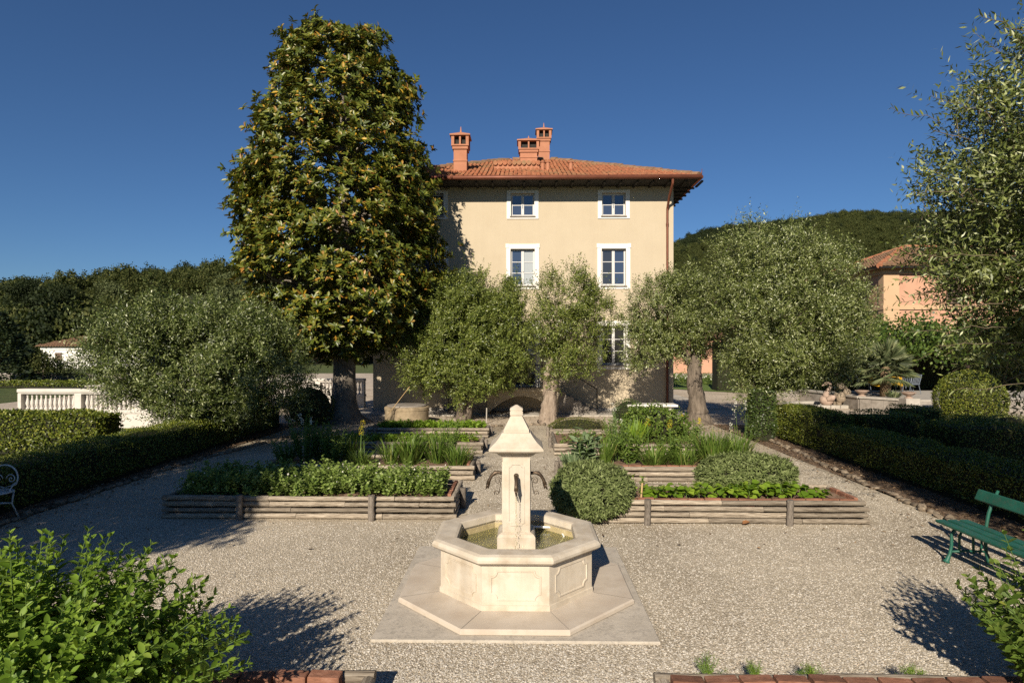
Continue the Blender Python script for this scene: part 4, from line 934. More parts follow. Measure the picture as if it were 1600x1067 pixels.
for zq,rq in zip(zs,rs):
    for q in range(n0):
        a_=2*pi*q/n0; rt=rq*(1+(.22*max(0,sin(a_*5+1))*max(0,1-zq/.7))+.03*sin(a_*7+zq*3)+U(-.015,.015)); tb.v.append((MX+cos(a_)*rt+.03*sin(zq),MY+sin(a_)*rt,zq))
for i in range(len(zs)-1):
    for q in range(n0): j=(q+1)%n0; tb.f.append((i*n0+q,i*n0+j,(i+1)*n0+j,(i+1)*n0+q))
tb.build('trunk',M['bark_mag'],mt,smooth=True)
br=MB()
for i in r.choice(len(C),70,replace=False):
    c=C[i]; z0=max(2.4,c[2]-1.6*U(.4,1)); p,ra=limb((MX,MY,min(z0,12)),c,.03+.09*(1-z0/14),.012,6,.25); br.tube(p,ra,5,cap=False)
br.build('branches',M['bark_mag'],mt,smooth=True)

def at(px,Y): p=PY(px,600,Y); return (p.x,p.y,0)
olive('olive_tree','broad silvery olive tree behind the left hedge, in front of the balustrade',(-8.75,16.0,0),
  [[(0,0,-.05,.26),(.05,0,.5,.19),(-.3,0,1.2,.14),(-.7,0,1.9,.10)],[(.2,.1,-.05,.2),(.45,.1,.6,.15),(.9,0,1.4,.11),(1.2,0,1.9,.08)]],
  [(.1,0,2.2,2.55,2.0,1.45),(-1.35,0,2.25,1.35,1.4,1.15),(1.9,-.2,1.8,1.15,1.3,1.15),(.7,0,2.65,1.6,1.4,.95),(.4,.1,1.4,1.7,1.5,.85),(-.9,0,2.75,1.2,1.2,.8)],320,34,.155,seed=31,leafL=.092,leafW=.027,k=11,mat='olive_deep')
olive('olive_tree','dense dark olive tree in front of the villa, right of the magnolia',at(722,21.3),
  [[(0,0,-.05,.24),(.05,0,.5,.17),(-.1,0,1.2,.14),(-.1,0,2,.10)],[(.1,.05,-.05,.2),(.25,0,.6,.13),(.6,0,1.6,.09)]],
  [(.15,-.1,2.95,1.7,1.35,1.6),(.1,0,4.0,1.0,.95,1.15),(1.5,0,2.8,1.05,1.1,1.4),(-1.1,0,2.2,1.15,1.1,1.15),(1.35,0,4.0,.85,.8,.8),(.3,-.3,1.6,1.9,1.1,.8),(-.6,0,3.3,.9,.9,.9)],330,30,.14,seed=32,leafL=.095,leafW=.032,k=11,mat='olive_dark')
olive('olive_tree','slender airy olive with a pale split trunk, before the villa centre',at(855,20.6),
  [[(.02,0,-.05,.42),(.03,0,.18,.30),(.06,0,.6,.25),(.14,0,1.15,.21),(.35,0,1.7,.15),(.6,0,2.4,.11)],[(.0,.1,.9,.16),(.0,.1,1.6,.12),(.3,.1,2.6,.08)]],
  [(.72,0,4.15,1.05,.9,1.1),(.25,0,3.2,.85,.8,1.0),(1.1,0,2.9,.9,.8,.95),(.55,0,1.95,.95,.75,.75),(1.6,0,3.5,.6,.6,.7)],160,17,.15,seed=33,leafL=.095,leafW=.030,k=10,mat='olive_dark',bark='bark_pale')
olive('olive_tree',"olive tree with a dark leaning trunk by the villa's right corner",at(1092,20.4),
  [[(.0,0,-.05,.50),(.0,0,.12,.38),(-.05,0,.5,.30),(-.14,0,1.1,.25),(-.16,0,1.8,.23),(-.1,0,2.4,.17)],[(-.16,0,1.9,.14),(-.7,0,2.5,.10),(-1.3,0,3.0,.07)]],
  [(-1.25,0,3.6,1.3,1.05,1.15),(-.2,0,3.95,1.1,1,1.15),(-1.7,0,2.5,.65,.65,.75),(.5,0,3.1,.85,.85,1.0),(-.5,0,2.9,.9,.8,.7)],170,24,.15,seed=34,leafL=.095,leafW=.030,k=11)
O5=olive('olive_tree','largest round olive tree on the right, between villa and pink house',at(1195,17.2),
  [[(.0,0,-.05,.34),(.03,0,.3,.24),(-.05,0,1.0,.2),(.1,0,1.8,.16),(.3,0,2.6,.12)],[(.0,.1,.9,.15),(-.4,.1,1.8,.11),(-.6,.1,2.6,.08)]],
  [(.6,0,3.6,2.0,1.8,1.8),(-.05,0,4.75,1.25,1.2,1.25),(1.3,0,4.5,1.15,1.2,1.15),(1.8,0,2.9,.9,1.1,1.3),(-.7,0,3.2,.8,1,1.15),(.7,-.2,2.25,1.45,1.3,.8),(-.2,-.2,1.35,.55,.6,.6)],345,31,.15,seed=35,leafL=.088,leafW=.025,k=11,droop=.25,twigs=350)
# near olive at the right edge: its nearest leaves are pieces of their own
t6,vf6,P6,D6=olive('olive_tree','near olive tree hanging into the picture along the right edge',(8.3,7.7,0),
  [[(0,0,-.05,.34),(.0,0,.4,.25),(-.15,0,1.2,.22),(-.4,0,2.2,.18),(-.7,0,3.0,.13)]],
  [(-.7,0,3.9,2.1,1.9,2.2),(-1.75,0,4.45,1.25,1.2,1.45),(-1.35,0,5.5,.85,.9,1.05),(.1,0,2.5,1.2,1.3,1.0),(.3,0,5.2,1.6,1.5,1.6),(-1.15,0,3.2,1.0,1.0,1.0)],470,19,.17,seed=36,leafL=.092,leafW=.027,k=12,shape='kite',droop=.35,twigs=1500,shoot=.42)
r=np.random.default_rng(61); LEAF_UNIT=np_mesh('leaf',*leaves(np.zeros((1,3)),np.array([[1.,0,0]]),np.array([[0,0,1.]]),1,.27,'hex',.12),M['olive'])
def spray(parent,a,b,n,L,unit,seed,name='spray'):
    """a bare twig from a to b carrying pairs of single leaves"""
    random.seed(seed); a=Vector(a).lerp(Vector(b),.45); p,ra=limb(a,b,.006,.002,8,.3); MB().tube(p,ra,5).build('twig',M['twig'],parent,smooth=True); d0=(Vector(b)-Vector(a)).normalized()
    for i in range(n):
        t=.25+.75*(i+.5)/n; j=min(int(t*8),7); q=p[j].lerp(p[j+1],t*8-j); s=-1 if i%2 else 1
        d=(d0*.6+Vector((U(-.3,.3),U(-.3,.3),s*.7+.2))).normalized(); ro=d.to_track_quat('X','Z').to_euler(); ro.rotate_axis('X',U(-1,1))
        link('leaf',unit,parent,q,ro,(L*U(.8,1.2),)*3)
spray(t6,(6.3,7.6,4.75),PY(1392,168,7.35),26,.085,LEAF_UNIT,1); spray(t6,(6.2,7.5,5.2),PY(1455,150,7.3),22,.085,LEAF_UNIT,2)
spray(t6,(6.6,7.5,6.2),PY(1530,24,7.4),22,.085,LEAF_UNIT,3); spray(t6,(6.5,7.5,6.0),PY(1568,50,7.3),20,.085,LEAF_UNIT,4)
spray(t6,(6.4,7.4,4.4),PY(1425,300,7.2),22,.085,LEAF_UNIT,5); spray(t6,(6.7,7.2,2.6),PY(1462,540,6.9),22,.085,LEAF_UNIT,6)
spray(t6,(6.6,7.2,3.0),PY(1400,470,7.0),22,.085,LEAF_UNIT,7); spray(t6,(6.6,7.1,2.2),PY(1490,610,6.8),20,.085,LEAF_UNIT,8)
spray(t6,(6.4,7.3,3.6),PY(1432,400,7.1),22,.085,LEAF_UNIT,9); spray(t6,(6.6,7.2,2.8),PY(1415,520,7.0),18,.085,LEAF_UNIT,10)
# the olive whose shade lies over the left of the gravel; it stands beside the camera
olive('olive_tree','olive tree left of the picture whose shade falls on the gravel',(-8.05,1.7,0),
  [[(0,0,-.05,.3),(.0,0,.4,.22),(-.1,0,1.4,.18),(.1,0,2.4,.14)]],[(.2,0,3.7,2.1,1.4,1.2),(.9,.5,4.6,1.6,1.2,1.0),(.2,.3,5.5,1.7,1.3,1.1),(.3,.3,6.6,1.5,1.2,1.0),(.3,.3,7.5,1.0,1.0,.7),(-1.1,.2,5.8,1.4,1.3,1.2),(-1.0,.3,7.0,1.2,1.2,.9),(-.3,.3,8.3,1.3,1.2,.8)],460,18,.22,seed=37,leafL=.18,leafW=.06,k=8)

olive('olive_tree','unseen olive tree added right of the picture to shade the right hedge',(7.2,1.7,0),[[(0,0,-.05,.3),(.0,0,.4,.22),(-.1,0,1.4,.18),(.1,0,2.4,.14)]],[(-.6,0,3.0,1.1,1.2,.9),(-1.2,0,4.2,1.1,1.2,.9),(-1.6,0,5.4,1.0,1.1,.9),(.5,0,3.4,1.2,1.2,1.0),(.1,0,4.8,1.2,1.2,1.0)],330,16,.2,seed=38,leafL=.18,leafW=.06,k=8)  # unseen tree added to shade the hedge, crown lobes shaped for that
# ---------------------------------------------------------------- hedges and clipped shrubs
hedge('box_hedge','long clipped box hedge along the left side of the gravel',-8.65,-7.72,4.5,19.4,.72,1900,.036,.022,'box','tfr',seed=1)
hedge('box_hedge','taller sunlit box block ending the right-hand hedge near the largest olive',7.05,8.15,15.0,17.5,.92,1700,.036,.022,'box','tflrb',seed=22)
hedge('box_hedge','long clipped box hedge behind the green bench, right side',7.05,8.05,5.6,14.95,.68,1900,.036,.022,'box','tflb',seed=2)
hedge('box_hedge','short dark box hedge block in the right parterre, nearest the drive',8.3,9.75,14.9,15.8,.9,1500,.036,.022,'box','tflr',seed=3)
hedge('box_hedge','sunlit squarish box block beside the palm terrace',9.85,10.75,15.7,16.7,.97,1500,.036,.022,'box','tflr',seed=4)
hedge('box_hedge','dark wide box block in the middle of the right parterre',8.7,10.35,12.3,13.5,.95,1400,.036,.022,'box','tflr',seed=5)
hedge('box_hedge','low sunlit box hedge at the right edge of the parterre',10.5,14.5,12.6,13.4,.78,1400,.036,.022,'box','tflr',seed=6)
hedge('box_hedge','thin box hedge running toward the palm terrace',10.8,13.0,15.9,16.6,.72,1300,.036,.022,'box','tflr',seed=7)
ball_bush('box_bush','small rounded box bush in the right parterre',(12.1,15.3,.42),(.62,.55,.45),2600,.036,.022,'box',seed=8,catg='bush')
hedge('leafy_hedge','loose leafy hedge at the left edge before the balustrade',-13.8,-10.15,14.3,15.3,.92,900,.075,.04,'box','tfr',seed=9)
hedge('field_hedge','low clipped hedge in the field beyond the balustrade',-40,-18,39,40,.36,260,.12,.08,'box','tf',seed=10)
ball_bush('round_topiary','big smooth clipped egg-shaped box beside the stone steps',(14.95,20.6,.76),(1.0,1.0,1.0),19000,.05,.034,'box',seed=11,catg='topiary',lump=.02)
ball_bush('box_bush','dark rounded box bush beside the white stone table',(3.35,19.4,.44),(.47,.45,.46),3800,.034,.02,'box_dark',seed=12,catg='bush')
ball_bush('evergreen_bush','dark rounded evergreen at the far end of the left hedge',(-7.0,19.8,.62),(.8,.7,.72),3600,.06,.035,'box_dark',seed=13,catg='bush')
hedge('ivy_column','leafy upright clipped shrub around the foot of the largest olive',6.2,6.85,16.45,17.05,1.4,1500,.05,.035,'box_dark','tflr',seed=14,catg='shrub')

# climber-covered pergola with deep shade below, behind the palm terrace
pg=thing('pergola',(20,32,0),'pergola smothered in green climber with deep shade beneath','pergola')
r=np.random.default_rng(71); lob=[(13.6+i*1.5,30.6+U(-.4,.4),3.0+U(-.15,.35),1.35,1.6,U(.8,1.15)) for i in range(11)]+[(13+i*1.2,29.6,2.45+U(-.2,.3),.95,.5,.55) for i in range(15)]+[(14+i*2.2,33.4,3.1,1.6,1.8,1.0) for i in range(8)]
P,O,_=lobe_points(lob,520,30,.24,r); fol('climber',leaf_cloud(P,O,.17,.13,r),M['ivy'],pg,'stuff')
MB().box(12.4,32,30.9,36,2.45,3.2).build('twig_core',M['core'],pg)
for i in range(6):
    for y in (29.9,34): MB().tube([(13+i*3.4,y+2.2,-.05),(13+i*3.4,y+2.2,2.5)],.09,8).build('post',M['eave_wood'],pg)
hedge('yew_hedge','tall dark hedge closing the shade under the pergola',11.5,34,36.2,37.4,3.0,120,.10,.06,'box_dark','f',seed=15)

# conifer, pines and round tree of the left background
def conifer(name,label,base,h,rw,n,seed,mat='conifer',catg='conifer',z0=.08):
    r=np.random.default_rng(seed); random.seed(seed); t=thing(name,base,label,catg); b=np.array(base); 
    MB().tube([base,(base[0],base[1],base[2]+h*.97)],[h*.028,.02],8).build('trunk',M['bark'],t)
    parts=[]; layers=int(h/.34)
    for i in range(layers):
        f=i/layers; z=h*(z0+(1-z0)*f); w_=rw*(1-f)**.8+.12; m=int(n/layers*(1.3-f)); th=r.uniform(0,6.28,m); q=r.uniform(.25,1,m)**.6*w_*(1+.25*np.sin(th*4+i))
        P=b+np.stack([np.cos(th)*q,np.sin(th)*q,z-q*.18+r.normal(size=m)*.09],1); D=nrm(np.stack([np.cos(th),np.sin(th),np.full(m,.08)],1)+r.normal(size=(m,3))*.3)
        parts.append(leaves(P,D,nrm(np.array([0,0,1.])+r.normal(size=(m,3))*.4),.42*r.uniform(.6,1.2,m),.14,'kite'))
    fol('crown',cat(parts),M[mat],t,'stuff')
conifer('conifer_tree','dark spreading conifer at the left edge beyond the balustrade',(-37.3,42.5,-.06),5.4,2.8,6500,1)
def round_tree(name,label,base,h,rad,nc,per,L,mat,seed,catg='tree',th=.35):
    r=np.random.default_rng(seed); random.seed(seed); t=thing(name,base,label,catg); b=base
    lob=[(b[0],b[1],b[2]+h*.62,rad,rad,h*.38)]+[(b[0]+U(-.5,.5)*rad,b[1]+U(-.5,.5)*rad,b[2]+h*U(.5,.8),rad*.6,rad*.6,h*.22) for _ in range(4)]
    P,O,C=lobe_points(lob,nc,per,rad*.16,r); fol('crown',leaf_cloud(P,O,L,L*.6,r,out=.3),M[mat],t,'stuff')
    tb=MB().tube([(b[0],b[1],b[2]-.1),(b[0]+.05,b[1],b[2]+h*.6)],[h*.03,h*.015],8)
    for i in range(6): p,ra=limb((b[0],b[1],b[2]+h*.35),C[i],h*.012,.01,4,.2); tb.tube(p,ra,5)
    tb.build('trunk',M['bark'],t)
q=PY(67,575,43.5); round_tree('round_tree','small round-headed tree in front of the white farmhouse',(q.x,43.5,-.06),2.35,1.0,90,22,.15,'f_oak',2)
q=PY(105,575,44.6); round_tree('round_tree','pale wispy bush beside the farmhouse wall',(q.x,44.6,-.06),1.9,1.0,60,16,.14,'f_olive',3)
for i,(px,Y,h) in enumerate(((28,118,12.5),(45,124,13),(58,120,12),(98,128,11))):
    q=PY(px,575,Y); z=float(h_left(np.array([q.x]),np.array([Y]))[0]); r=np.random.default_rng(80+i); random.seed(80+i)
    t=thing('pine_tree',(q.x,Y,z),['leftmost tall pine with a bare pale trunk on the left hillside','second tall bare-trunked pine from the left on the hillside','third tall bare-trunked pine from the left on the hillside','rightmost tall bare-trunked pine above the farmhouse'][i],'pine tree','tall pines on the left hillside')
    MB().tube([(q.x,Y,z-.5),(q.x+U(-.6,.6),Y,z+h*.5),(q.x+U(-.6,.6),Y,z+h*.8)],[.32,.25,.12],7).build('trunk',M['bark_pale'],t)
    lob=[(q.x+U(-1,1),Y+U(-1,1),z+h*U(.62,.9),U(1.2,2),U(1.2,2),U(.8,1.4)) for _ in range(6)]; P,O,_=lobe_points(lob,130,34,.45,r); fol('crown',leaf_cloud(P,O,.34,.22,r),M['f_dark'],t,'stuff')
gw=thing('garden_wall',(-38,46,0),'long grey rendered garden wall in front of the farmhouse','wall'); MB().box(-52,-22,46,46.3,-.1,.55).build('wall',M['greystone'],gw); MB().box(-52.05,-21.95,45.95,46.35,.551,.62).build('coping',M['pale_stone'],gw)
# ---------------------------------------------------------------- bedding plants
def gxz(px,Y,z): return (PY(px,600,Y).x,Y,z)
# peas
r=np.random.default_rng(101); n=2100; P=np.stack([r.uniform(-5.15,-1.2,n),r.uniform(9.0,9.98,n),np.full(n,.27)],1); hh=r.uniform(.16,.44,n)*np.where(P[:,0]<-1.5,1,.7)
P[:,2]+=hh*r.uniform(0,.75,n); D=nrm(np.array([0,-.1,1.])+r.normal(size=(n,3))*.35)
tag(fol('pea_plants',shoots(P,D,.17,12,.052,.038,'kite',.75,r),M['pea']),'dense grey-green mass of pea plants in the front left bed','pea plants',kind='stuff')
n=70; P=np.stack([r.uniform(-5.0,-1.2,n),r.uniform(8.95,9.9,n),r.uniform(.5,.68,n)],1)
tag(fol('pea_flowers',leaf_cloud(P,np.tile([[0,-.5,.8]],(n,1)),.03,.03,r),M['wflower']),'small white pea flowers over the front left bed','flowers',kind='stuff')

def clump(name,label,base,h,spread,n,W,mat,seed,catg='plant',shape='blade',group=None):
    n=int(n*2.4); r=np.random.default_rng(seed); t=thing(name,base,label,catg,group); b=np.array(base); th=r.uniform(0,6.28,n); rad=spread*.45*r.uniform(0,1,n)**.5
    P=b+np.stack([np.cos(th)*rad,np.sin(th)*rad,np.zeros(n)],1); lean=r.uniform(.08,1,n)*spread/h
    D=nrm(np.stack([np.cos(th)*lean,np.sin(th)*lean,np.ones(n)],1)+r.normal(size=(n,3))*.14); N=nrm(np.stack([-np.cos(th),-np.sin(th),np.full(n,.6)],1)+r.normal(size=(n,3))*.3)
    fol('leaves',leaves(P,D,N,h*r.uniform(.55,1.15,n)*1.12,W*r.uniform(.7,1.2,n)*.72,shape),M[mat],t,'stuff'); return t
def leafy(name,label,base,h,spread,nst,k,L,W,mat,seed,catg='plant',flowers=None,group=None):
    r=np.random.default_rng(seed); random.seed(seed); t=thing(name,base,label,catg,group); b=np.array(base); th=r.uniform(0,6.28,nst); q=r.uniform(.1,1,nst)
    D=nrm(np.stack([np.cos(th)*q*spread/h,np.sin(th)*q*spread/h,np.ones(nst)],1)); P=b+np.stack([np.cos(th)*.08,np.sin(th)*.08,np.zeros(nst)],1)+D*h*.12
    hh=h*r.uniform(.6,1.05,nst)
    parts=[]
    for i in range(nst): parts.append(shoots(P[i:i+1],D[i:i+1],hh[i]*.85,k,L,W,'hex',.7,r))
    fol('leaves',cat(parts),M[mat],t,'stuff'); st=MB()
    for i in range(nst): st.tube([P[i]-D[i]*h*.12,P[i]+D[i]*hh[i]*.9],[.008,.003],4)
    st.build('stems',M['stem'],t)
    if flowers:
        col,nf,fl=flowers
        for i in range(nf):
            j=i%nst; tip=P[j]+D[j]*(hh[j]*.95+.05); m=26; Q=tip+np.stack([r.normal(size=m)*.016,r.normal(size=m)*.016,r.uniform(0,fl,m)],1); fol('flower_spike',leaf_cloud(Q,rand_dir(m,r),.03,.018,r),M[col],t)
    return t
def poker(label,base,h,seed):
    r=np.random.default_rng(seed); t=thing('torch_lily',base,label,'flower','torch lilies in the second beds'); b=Vector(base); top=b+Vector((U(-.05,.05),0,h)); MB().tube([b,b.lerp(top,.5)+Vector((.01,0,0)),top],[.009,.008,.007],6).build('stem',M['stem'],t)
    m=110; f=r.uniform(0,1,m); th=r.uniform(0,6.28,m); w_=.036*np.sin(np.clip(f*.9+.08,0,1)*pi)**.6; Q=np.array(top)+np.stack([np.cos(th)*w_,np.sin(th)*w_,-.03+f*.17],1)
    D=np.stack([np.cos(th),np.sin(th),np.full(m,-.3)],1); fol('flower_head',leaves(Q,nrm(D),nrm(np.stack([np.cos(th)*.3,np.sin(th)*.3,np.ones(m)],1)),.034,.014,'kite'),M['yflower'],t)
zs=.22
clump('strap_leaf_plant','bushy strap-leaved clump at the path end of the second left bed',gxz(716,11.95,zs),.50,.42,110,.022,'blade',1)
clump('strap_leaf_plant','upright strap-leaved clump in the middle of the second left bed',gxz(683,12.1,zs),.66,.30,60,.028,'blade',2)
clump('strap_leaf_plant','tall broad-bladed clump left of centre in the second left bed',gxz(640,12.0,zs),.68,.36,85,.034,'blade',3)
clump('strap_leaf_plant','tall narrow clump beside the broad-bladed one, second left bed',gxz(613,12.05,zs),.60,.34,60,.024,'blade',4)
leafy('leafy_herb','feathery leafy herb behind the strap-leaved clumps, left beds',gxz(700,12.55,zs),.80,.28,26,26,.075,.02,'pea',5)
clump('strap_leaf_plant','low tufted clump under the yellow torch lilies, left bed',gxz(563,11.9,zs),.38,.36,90,.018,'blade',6)
leafy('leafy_herb','tall dark herb with white flower spikes at the left end of the second bed',gxz(478,12.1,zs),.92,.42,32,26,.08,.028,'shrub',7,flowers=('wflower',3,.14))
leafy('leafy_herb','broad dark herb in half shade, second left bed',gxz(520,12.0,zs),.72,.42,32,24,.085,.03,'shrub',8)
clump('strap_leaf_plant','fine grassy tuft behind the torch lilies on the left',gxz(548,12.5,zs),.62,.34,100,.016,'blade',9)
poker('taller yellow torch lily over the second left bed',gxz(569,12.2,zs),.72,10); poker('lower yellow torch lily over the second left bed',gxz(561,12.1,zs),.60,11)
r=np.random.default_rng(120)
for nm,(x0,x1,y0,y1,h,nn_) ,lb in (('ground_cover',(-4.1,-1.1,17.15,17.85,.17,620),'low bright green plants in the bed before the well'),('ground_cover',(-4.5,-1.1,14.55,15.35,.16,260),'sparse low greens in the third left bed')):
    P=np.stack([r.uniform(x0,x1,nn_),r.uniform(y0,y1,nn_),np.full(nn_,.22)+r.uniform(0,h*.6,nn_)],1); tag(fol(nm,shoots(P,nrm(np.array([0,0,1.])+r.normal(size=(nn_,3))*.5),.12,9,.07,.05,'kite',.75,r),M['bean']),lb,'plants',kind='stuff')
# right beds
def sage(label,c,rad,n,seed):
    r=np.random.default_rng(seed); t=thing('sage_bush',(c[0],c[1],.0),label,'sage bush'); P,D=sph_points(c,rad,n,r,.07,.05); n=len(P)
    fol('foliage',shoots(P-D*.05,nrm(D*.8+np.array([0,0,.35])+rand_dir(n,r)*.25),.09,9,.075,.024,'kite',.6,r),M['sage'],t,'stuff')
    b=bmesh.new(); bmesh.ops.create_icosphere(b,subdivisions=2,radius=1)
    for v in b.verts: v.co=Vector((c[0]+v.co.x*rad[0]*.86,c[1]+v.co.y*rad[1]*.86,max(c[2]+v.co.z*rad[2]*.86,.03)))
    me=bpy.data.meshes.new('twig_core'); b.to_mesh(me); b.free(); me.materials.append(M['core']); link('twig_core',me,t)
sage('round grey-green sage bush spilling over the log edge by the path',(gxz(925,8.9,0)[0],8.93,.42),(.56,.52,.38),1900,1)
sage('wide grey-green sage mound behind the bean row',(gxz(1166,9.6,0)[0],9.62,.52),(.76,.30,.30),1500,2)
# bean row: each plant a thing, each leaf a piece
BL=np_mesh('leaf',*leaves(np.zeros((1,3)),np.array([[1.,0,0]]),np.array([[0,0,1.]]),1,.86,'hex',.10),M['bean'])
def ORD(n): return str(n)+('th' if 10<n%100<14 else {1:'st',2:'nd',3:'rd'}.get(n%10,'th'))
random.seed(9)
for i in range(34):
    x=gxz(1010+i*8.3,9.05,0)[0]+U(-.03,.03); y=9.08+U(-.10,.10); b=Vector((x,y,.27)); h=U(.17,.25)*(.7 if i>31 else 1)
    t=thing('bean_plant',b,'young bean plant, '+ORD(i+1)+' from the wooden stake along the bean row','bean plant','bean plants in a row')
    MB().tube([b,b+Vector((U(-.02,.02),U(-.02,.02),h))],[.006,.004],5).build('stem',M['stem'],t)
    for k in range(12):
        th=k*2.4+U(-.3,.3); z=h*U(.35,1.0); q=b+Vector((cos(th)*.03,sin(th)*.03,z)); d=Vector((cos(th),sin(th),U(-.45,.1))).normalized(); e=d.to_track_quat('X','Z').to_euler(); e.rotate_axis('X',U(-.5,.5))
        link('leaf',BL,t,q,e,(U(.09,.14),)*3)
q=gxz(1002,8.98,.27); tag(MB().tube([(q[0]-.01,q[1],.2),(q[0]+.015,q[1],.53)],.014,6).build('plant_stake',M['bamboo']),'short wooden stake at the left end of the bean row','stake')
leafy('leafy_herb','small yellow-green seedling behind the wooden stake',gxz(996,9.35,.26),.30,.15,8,12,.06,.035,'bean',20)
leafy('artichoke','tall silvery artichoke-like plant at the path end of the second right bed',gxz(912,12.0,zs),.66,.34,15,10,.24,.085,'glaucous',21)
clump('artichoke','low silvery rosette at the corner of the second right bed',gxz(893,11.75,zs),.36,.30,24,.075,'glaucous',22)
clump('strap_leaf_plant','slim tall grass tuft right of the silvery artichoke plant',gxz(947,12.1,zs),.66,.26,70,.02,'blade',23)
leafy('leafy_herb','dense leafy herb in the middle of the second right bed',gxz(984,12.15,zs),.66,.42,36,22,.09,.035,'shrub',24)
clump('strap_leaf_plant','arching strap-leaved clump before the big bush',gxz(1022,11.9,zs),.50,.46,90,.026,'blade',25)
clump('strap_leaf_plant','loose strap-leaved clump right of the arching one',gxz(1066,11.95,zs),.50,.46,80,.024,'blade',26)
clump('strap_leaf_plant','tallest reddish-based grass clump in the second right bed',gxz(1112,12.0,zs),.84,.44,100,.026,'blade',27)
clump('strap_leaf_plant','tall grass clump at the right end of the second right bed',gxz(1150,12.2,zs),.78,.44,90,.024,'blade',28)
leafy('leafy_herb','thin herb with white flower spikes at the far right bed corner',gxz(1158,12.9,.05),1.05,.25,8,10,.06,.02,'shrub',29,flowers=('wflower',4,.22))
leafy('leafy_herb','bushy green herb between the two arching clumps, second right bed',gxz(1045,12.3,zs),.58,.40,34,20,.085,.028,'shrub',41)
leafy('leafy_herb','bushy green herb behind the tallest grass clump',gxz(1088,12.45,zs),.70,.36,30,22,.08,.022,'pea',42)
leafy('leafy_herb','feathery green herb right of the silvery artichoke plant',gxz(962,12.5,zs),.85,.30,26,24,.08,.022,'pea',43)
leafy('leafy_herb','low mixed greens at the right end of the second right bed',gxz(1135,12.4,zs),.50,.40,30,18,.075,.028,'shrub',44)
leafy('leafy_herb','dense green herb behind the broad-bladed clump, second left bed',gxz(660,12.5,zs),.66,.36,32,22,.08,.026,'shrub',45)
leafy('leafy_herb','shaded green herb between the tall dark herb and the torch lilies',gxz(500,12.4,zs),.74,.36,30,22,.08,.026,'shrub',46)
leafy('leafy_herb','low shaded herb at the far left end of the second left bed',gxz(448,12.1,zs),.50,.36,26,20,.08,.026,'shrub',47)
poker('yellow torch lily in front of the big leafy bush',gxz(1013,12.5,zs),.72,30); poker('paler torch lily right of the big leafy bush',gxz(1047,12.5,zs),.70,31)
leafy('leafy_herb','tall pale-leaved sage shoots left of the big bush',gxz(966,13.9,.05),1.0,.28,16,18,.09,.03,'glaucous',32,flowers=('wflower',3,.10))
clump('maize','broad-leaved young maize plants before the big bush',gxz(992,14.5,zs),.75,.55,22,.07,'bean',33)
ball_bush('leafy_bush','big bright green leafy bush behind the second right bed',(gxz(1022,15.4,0)[0],15.4,.48),(.82,.6,.50),3000,.075,.045,'shrub',seed=34,catg='bush',lump=.12,nb=240)
leafy('leafy_herb','orange-flowered herb right of the big leafy bush',gxz(1078,14.9,zs),.55,.36,20,18,.07,.03,'shrub',35,flowers=('yflower',5,.05))
ball_bush('thyme_cushion','low olive-green thyme cushion at the end of the right beds',(gxz(903,17.2,0)[0],17.25,.30),(.80,.45,.24),6500,.035,.012,'thyme',seed=36,catg='herb',lump=.08,out=.9)
r=np.random.default_rng(130); n=160; P=np.stack([r.uniform(.9,4.4,n),r.uniform(14.4,16.2,n),np.full(n,.22)],1); tag(fol('ground_cover',shoots(P,nrm(np.array([0,0,1.])+r.normal(size=(n,3))*.5),.16,9,.07,.045,'kite',.7,r),M['shrub']),'scattered low greens in the third right bed','plants',kind='stuff')

